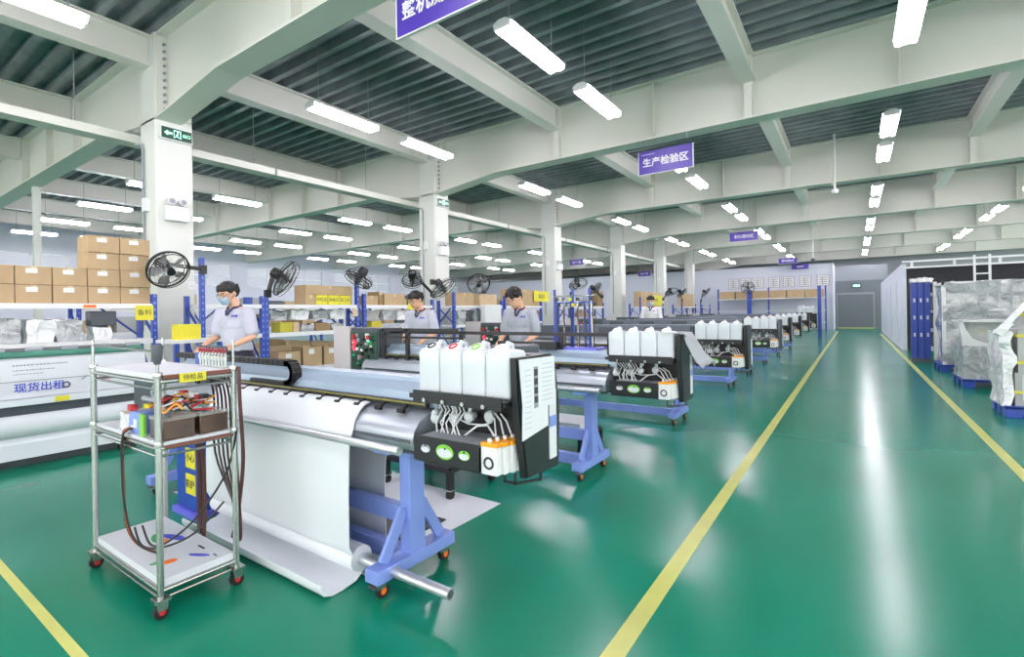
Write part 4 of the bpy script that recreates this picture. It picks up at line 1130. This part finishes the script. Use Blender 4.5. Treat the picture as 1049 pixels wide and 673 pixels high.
b1 = MB(); b1.box(1.52, 8.02, .14, 2.7, 8.6, .52); b2 = MB(); b2.box(1.55, 8.03, .52, 2.7, 8.58, 1.02); b2.box(1.62, 8.05, 1.02, 2.7, 8.55, 1.2)
s1_ = MB().box(1.51, 8.01, .28, 2.71, 8.61, .31); s2_ = MB().box(1.54, 8.02, .62, 2.71, 8.59, .655); s3_ = MB().box(1.54, 8.02, .93, 2.71, 8.59, .96); s4_ = MB().box(1.61, 8.04, 1.17, 2.71, 8.56, 1.205)
pn = MB(); pn.box(1.58, 8.005, .2, 2.3, 8.02, .5); pn.box(1.62, 8.01, .7, 2.3, 8.03, .9)
f1 = MB().crumple(1.40, 8.0, .13, 1.50, 8.6, .98, .055, 6, 11, 3)
pole = MB(); pole.bar((1.45, 8.0, 1.08), (1.70, 8.02, 1.43), .05, .05); pole.bar((1.37, 8.0, .96), (1.48, 8.02, 1.1), .1, .06)
topf = MB().crumple(1.6, 8.05, 1.2, 2.75, 8.55, 1.42, .05, 4, 8, 8)
wrapped('nearest film-wrapped stack with yellow straps at the right edge', 'wrapped goods', (2.0, 8.3, .14), [('lower_case', 'crate', b1), ('upper_case', 'crate', b2), ('white_panel', 'board', pn), ('leaning_post', 'filmw', pole)], 0, [s1_, s2_, s3_, s4_], [('filmw', f1), ('film', topf)])
b1 = MB().crumple(1.42, 10.6, .14, 2.5, 11.5, .66, .03, 5, 10, 12)
b2 = MB(); b2.box(1.55, 10.9, .66, 2.45, 11.4, 1.04)
arc = MB(); P = [(1.38, 1.06), (1.42, 1.06), (1.46, .92), (1.54, .78), (1.7, .71), (2.5, .68), (2.5, .66), (1.42, .66), (1.41, .8)]
arc.prism(P, 'y', 10.6, 10.68); arc.box(1.38, 10.6, 1.04, 2.5, 11.4, 1.07)
s1_ = MB().box(1.6, 10.88, .87, 2.46, 10.9, .90)
wrapped('film-wrapped machine on the second pallet, white curved guard above a wrinkled base', 'wrapped goods', (2.0, 11.0, .14), [('wrapped_base', 'filmg', b1), ('grey_box', 'crate', b2), ('curved_guard', 'white', arc)], 0, [s1_], [('film', MB().crumple(1.5, 10.72, .66, 2.5, 11.45, 1.08, .03, 4, 8, 14))])
b1 = MB(); b1.box(1.5, 13.05, .14, 2.7, 14.0, 1.7)
fr = MB()
for x in (1.44, 2.68):
    for y in (13.0, 14.02): fr.box(x, y, .14, x+.06, y+.06, 1.78)
fr.box(1.44, 13.0, 1.72, 2.74, 13.06, 1.78); fr.box(1.44, 14.02, 1.72, 2.74, 14.08, 1.78); fr.box(1.46, 13.0, 1.2, 2.7, 13.06, 1.24); fr.box(1.44, 13.0, 1.72, 1.5, 14.08, 1.78)
wrapped('tall grey film-wrapped crate on the third pallet', 'wrapped goods', (2.1, 13.5, .14), [('grey_case', 'crate', b1), ('corner_frame', 'white', fr)], 0, [], [('filmg', MB().crumple(1.46, 12.99, .2, 2.72, 14.05, 1.76, .06, 2.6, 12, 17))])
# right neighbour
pallet(2.95, 12.6, 4.4, 13.9, 'blue pallet beside the third one, away from the aisle')
b1 = MB(); b1.box(3.05, 12.7, .14, 4.3, 13.8, 1.6)
wrapped('film-wrapped crate with green and orange tags behind the nearest stack', 'wrapped goods', (3.6, 13.2, .14), [('grey_case', 'crate', b1), ('green_tag', 'green', MB().box(3.45, 12.6, 1.5, 3.75, 12.62, 1.66)), ('orange_tag', 'orange', MB().box(3.8, 12.6, 1.48, 4.2, 12.62, 1.6))], 0, [], [('filmw', MB().crumple(3.0, 12.64, .14, 4.36, 13.85, 1.76, .06, 3, 11, 21))])
# white frame rack with blue leg frames leaning
t = thing('frame_rack', (1.5, 15.3, 0), 'white open rack standing between the blue leg frames and the tall wrapped crate', 'rack')
for x in (1.5, 1.8):
    for y in (14.6, 15.9): MB().box(x-.03, y-.03, 0, x+.03, y+.03, 1.85).build('post', 'white', t)
for z in (.25, .7, 1.15, 1.55): MB().box(1.5, 14.6, z, 1.8, 15.9, z+.07).build('rail', 'white', t)
for z in (.35, .8, 1.25): MB().box(1.54, 14.7, z, 1.78, 15.8, z+.28).build('dark_load', 'black', t)
for i in range(3):
    x = 1.10+i*.12
    t = thing('leg_frame', (x+.05, 15.0, 0), '%s of three upright blue leg frames before the black booth wall' % ('leftmost', 'middle', 'rightmost')[i], 'frame', 'blue leg frames')
    b = MB(); b.box(x, 14.9, .1, x+.11, 15.1, 1.86); b.build('beam', 'blue', t, bevel=.004)
    b = MB()
    for z in (.6, 1.0, 1.4): b.box(x+.04, 14.892, z, x+.075, 14.9, z+.09)
    b.build('white_plate', 'white', t)
    MB().box(x-.01, 14.85, 0, x+.12, 15.2, .1).build('foot', 'darkgrey', t)
o = MB().crumple(1.10, 14.8, 1.86, 1.48, 15.15, 1.95, .07, 8, 7, 33).build('film_bundle', 'filmw'); tag(o, 'crumpled white film bundle lying on top of the blue leg frames', 'film')

# ------------------------------------------------------------------ floor crack line
# ------------------------------------------------------------------ people
def person(loc, rz, label, hair, shirt, head_pitch, head_yaw, lean, mask=False, glasses=False, curly=False, arms=0):
    """Standing figure in local coordinates, facing -Y, about 1.68 m tall, then turned by rz."""
    t = thing('person', (0, 0, 0), label, 'person')
    def V(x, y, z): return Vector((x, y, z))
    Lm = Matrix.Rotation(R(lean), 3, 'X')            # trunk leans forward about the hip
    hip = V(0, 0, .90)
    def T(p): return Lm @ (p-hip)+hip if p.z > .90 else p
    sh = .168; neck = V(0, -.005, 1.41); hc = V(0, -.03, 1.545)
    Hm = Matrix.Rotation(R(head_yaw), 3, 'Z') @ Matrix.Rotation(R(head_pitch), 3, 'X')
    nk = T(neck)
    def Hd(p): return Hm @ (p-neck)+nk
    # arms reach forward and down to the work
    arm = []
    for s in (-1, 1):
        S = T(V(s*sh, 0, 1.335)); E = T(V(s*(.225), -.02, 1.07)); Wp = V(s*.19, -.25-(.04 if s > 0 else 0), .985+.02*arms)
        arm.append((S, E, Wp, s))
    b = MB()
    # trunk
    b.ell(T(V(0, 0, 1.24)), (.16, .102, .16)); b.ell(T(V(0, .0, 1.06)), (.145, .10, .2)); b.ell(V(0, .005, .93), (.16, .11, .13))
    for s in (-1, 1): b.cap(T(V(s*.03, .005, 1.36)), T(V(s*(sh-.02), .005, 1.33)), .05, .052)
    b.cap(T(V(0, .005, 1.35)), nk+V(0, -.0, .05), .054, .049)
    # head: skull, jaw, face
    b.ell(Hd(V(0, -.02, 1.575)), (.076, .094, .098), 20, 14, Hm); b.ell(Hd(V(0, -.055, 1.52)), (.058, .062, .078), 18, 12, Hm)
    b.ell(Hd(V(0, -.112, 1.545)), (.013, .02, .024), 10, 8, Hm); b.ell(Hd(V(0, -.1, 1.558)), (.009, .016, .03), 10, 8, Hm)
    b.ell(Hd(V(0, -.1, 1.503)), (.024, .012, .012), 10, 8, Hm)
    b.cap(nk, Hd(V(0, -.005, 1.5)), .052, .05)
    for s in (-1, 1): b.ell(Hd(V(s*.076, .0, 1.55)), (.012, .02, .032), 10, 8, Hm)
    for S, E, Wp, s in arm:
        b.cap(S, E, .048, .038); b.cap(E, Wp, .038, .026)
        d = (Wp-E).normalized(); pc = Wp+d*.045
        b.cap(Wp, pc+d*.03, .026, .03)
        for k in range(4):
            o_ = V((k-1.5)*.018, 0, 0); L_ = (.06, .072, .068, .052)[k]
            a0 = pc+o_+d*.035; a1 = a0+d*L_*.5+V(0, -.004, -.012); a2 = a1+d*L_*.4+V(0, .004, -.022)
            b.cap(a0, a1, .0095, .0088, 8); b.cap(a1, a2, .0088, .0075, 8)
        q0 = Wp+d*.03-V(s*.022, 0, 0); q1 = q0+d*.03-V(s*.02, .0, .01); b.cap(q0, q1, .011, .0095, 8); b.cap(q1, q1+d*.028+V(s*.004, 0, -.01), .0095, .008, 8)
    for s in (-1, 1):
        b.cap(V(s*.085, .005, .88), V(s*.095, -.01, .48), .085, .056); b.cap(V(s*.095, -.01, .48), V(s*.1, .02, .09), .055, .038)
        b.cap(V(s*.1, .03, .05), V(s*.11, -.11, .04), .04, .034)
    o = b.build('body', 'skin', t, smooth=180)
    r = o.modifiers.new('fuse', 'REMESH'); r.mode = 'VOXEL'; r.voxel_size = .0085; r.use_smooth_shade = True
    s_ = o.modifiers.new('soft', 'SMOOTH'); s_.iterations = 4; s_.factor = .4
    # shirt
    b = MB()
    b.ell(T(V(0, 0, 1.235)), (.178, .12, .165)); b.ell(T(V(0, .0, 1.08)), (.168, .118, .22)); b.ell(V(0, .005, .95), (.175, .125, .13))
    for s in (-1, 1): b.cap(T(V(s*.045, .008, 1.345)), T(V(s*(sh-.01), .005, 1.32)), .058, .064)
    for S, E, Wp, s in arm: b.cap(S, S.lerp(E, .78), .066, .068)
    o = b.build('shirt', shirt, t, smooth=180)
    r = o.modifiers.new('fuse', 'REMESH'); r.mode = 'VOXEL'; r.voxel_size = .011; r.use_smooth_shade = True
    s_ = o.modifiers.new('soft', 'SMOOTH'); s_.iterations = 5; s_.factor = .5
    tx = bpy.data.textures.new('folds', 'CLOUDS'); tx.noise_scale = .09
    dm = o.modifiers.new('folds', 'DISPLACE'); dm.texture = tx; dm.strength = .016; dm.mid_level = .5
    # collar and badge print
    b = MB(); ring = []
    for k in range(17):
        a = -PI/2+.42+k*(2*PI-.84)/16
        ring.append(T(V(.068*math.cos(a), .062*math.sin(a)+.002, 1.408-.022*(1-math.sin(a))/2)))
    b.tube(ring, .013, 8)
    b.build('collar', 'collar', t); b = MB()
    b.tube([ring[0], T(V(.02, -.105, 1.35)), T(V(.004, -.124, 1.31))], .011, 8); b.tube([ring[-1], T(V(-.02, -.105, 1.35)), T(V(-.004, -.124, 1.31))], .011, 8)
    b.build('placket', 'collar', t)
    b = MB()
    for k in range(4): b.cb(T(V(.065+k*.016, -.128+k*.006, 1.30+.004*(k % 2))), (.012, .008, .02))
    b.build('chest_print', 'bprint', t)
    # trousers and shoes
    b = MB(); b.ell(V(0, .005, .9), (.172, .122, .13))
    for s in (-1, 1): b.cap(V(s*.085, .005, .86), V(s*.097, -.008, .47), .098, .072); b.cap(V(s*.097, -.008, .47), V(s*.1, .02, .09), .072, .06)
    o = b.build('trousers', 'trouser', t, smooth=180)
    r = o.modifiers.new('fuse', 'REMESH'); r.mode = 'VOXEL'; r.voxel_size = .013; r.use_smooth_shade = True
    for s in (-1, 1):
        b = MB(); b.cap(V(s*.1, .035, .05), V(s*.115, -.13, .042), .05, .042); b.box(s*.107-.05, -.17, 0, s*.107+.05, .085, .02); b.build('shoe', 'rubber', t, smooth=50)
    # hair
    b = MB()
    b.ell(Hd(V(0, .0, 1.605)), (.086, .098, .085), 20, 14, Hm); b.ell(Hd(V(0, .045, 1.57)), (.078, .068, .085), 18, 12, Hm)
    rr = random.Random(len(label))
    if curly:
        for k in range(70):
            a = rr.uniform(0, 2*PI); e = rr.uniform(.05, 1.4)
            p = V(.086*math.cos(a)*math.cos(e), -.005+.1*math.sin(a)*math.cos(e), 1.61+.085*math.sin(e)); b.ell(Hd(p), (.022, .022, .022), 8, 6)
    else:
        for k in range(26):
            x = -.075+.15*(k % 13)/12
            p0 = V(x, -.072+5*x*x, 1.662-3*x*x); p1 = V(x*1.06, -.111+8.5*x*x, 1.622+rr.uniform(-.022, .012)); b.cap(Hd(p0), Hd(p1), .015, .007, 8)
        for s in (-1, 1):
            for k in range(5): b.cap(Hd(V(s*.074, -.05+.03*k, 1.62)), Hd(V(s*.08, -.045+.028*k, 1.575-.008*k)), .016, .007, 8)
    o = b.build('hair', 'hair', t, smooth=180)
    r = o.modifiers.new('fuse', 'REMESH'); r.mode = 'VOXEL'; r.voxel_size = .0075; r.use_smooth_shade = True
    # eyes, brows, mouth
    b = MB().m(0)
    for s in (-1, 1): b.ell(Hd(V(s*.031, -.098, 1.566)), (.014, .008, .006), 10, 8, Hm)
    b.m(1)
    for s in (-1, 1): b.ell(Hd(V(s*.031, -.1035, 1.565)), (.0045, .003, .005), 8, 6, Hm)
    b.build('eye', ['white', 'hair'], t)
    b = MB()
    for s in (-1, 1): b.bar(Hd(V(s*.014, -.107, 1.584)), Hd(V(s*.05, -.094, 1.588)), .008, .008)
    b.build('eyebrow', 'hair', t)
    if not mask:
        b = MB(); b.ell(Hd(V(0, -.111, 1.502)), (.022, .005, .006), 10, 8, Hm); b.build('mouth', mat('lips', '#b06a60', .5, var=.03), t)
    else:
        rs = []
        for i in range(7):
            z = 1.548-.015*i; w = .9-.05*abs(i-3)
            rs.append([Hd(V(.083*math.sin(a), -.045-(.088-.006*abs(i-2))*max(0, math.cos(a))**.8, z)) for a in [(-1.25+2.5*k/14)*w for k in range(15)]])
        b = MB(); Q = [[b.bm.verts.new(p) for p in r_] for r_ in rs]
        fs = [b.bm.faces.new((Q[i][j], Q[i][j+1], Q[i+1][j+1], Q[i+1][j])) for i in range(6) for j in range(14)]
        bmesh.ops.solidify(b.bm, geom=fs, thickness=.004)
        mk = b.build('face_mask', 'mask', t, smooth=80)
        for s in (-1, 1): MB().tube([Hd(V(s*.07, -.06, 1.54)), Hd(V(s*.086, -.01, 1.56)), Hd(V(s*.082, .02, 1.54)), Hd(V(s*.066, -.06, 1.47))], .002, 5).build('ear_loop', 'white', mk)
    if glasses:
        b = MB()
        for s in (-1, 1):
            b.tube([Hd(V(s*.033+.024*math.cos(k*PI/8), -.117+.012*abs(math.cos(k*PI/8))*.5, 1.562+.018*math.sin(k*PI/8))) for k in range(16)], .0026, 5, closed=True)
            b.tube([Hd(V(s*.057, -.112, 1.566)), Hd(V(s*.08, -.02, 1.566))], .0024, 5)
        b.tube([Hd(V(-.009, -.118, 1.566)), Hd(V(.009, -.118, 1.566))], .0024, 5)
        b.build('glasses', 'darkgrey', t)
    t.location = loc; t.rotation_euler = (0, 0, rz)
    return t
person((-5.60, 2.80, .02), R(24), 'person in a pale shirt and blue face mask looking down behind the nearest printer', 'hair', 'shirt', 24, -12, 4, mask=True, glasses=True)
person((-5.02, 5.08, -.03), R(14), 'person with glasses and short black hair in a grey shirt behind the second printer', 'hair', 'shirt', 26, -18, 8, glasses=True)
person((-3.51, 5.31, -.04), R(10), 'person with curly black hair and bowed head in a grey polo shirt', 'hair', 'shirt2', 36, -14, 5, curly=True)

person((-4.1, 12.0, 0), R(8), 'person in white with a face mask far down the line behind the fourth printer', 'hair', 'white', 20, 6, 4, mask=True)
# ------------------------------------------------------------------ light, world, camera
w = bpy.data.worlds.new('world'); sc.world = w; w.use_nodes = True
bg = w.node_tree.nodes['Background']; bg.inputs[0].default_value = (1, .98, .94, 1); bg.inputs[1].default_value = 4.4
cd = bpy.data.cameras.new('camera'); cam = bpy.data.objects.new('camera', cd); col.objects.link(cam)
cd.sensor_width = 36; cd.lens = 510*36/1049; cd.shift_y = -16/1049; cd.clip_start = .05; cd.clip_end = 200
cam.location = (0, 0, 1.3)
yaw = R(34.5); roll = R(.888)
f = Vector((-math.sin(yaw), math.cos(yaw), 0)); rgt = Vector((math.cos(yaw), math.sin(yaw), 0)); up = Vector((0, 0, 1))
xr = rgt*math.cos(roll)-up*math.sin(roll); yu = rgt*math.sin(roll)+up*math.cos(roll)
mw = Matrix((xr, yu, -f)).transposed().to_4x4(); mw.translation = cam.location
cam.matrix_world = mw
sc.camera = cam
vs = sc.view_settings; vs.view_transform = 'Standard'; vs.look = 'None'; vs.exposure = 0.55; vs.gamma = 1; vs.use_curve_mapping = False
sc.cycles.use_denoising = True
sc.cycles.max_bounces = 8; sc.cycles.diffuse_bounces = 4; sc.cycles.sample_clamp_indirect = 6
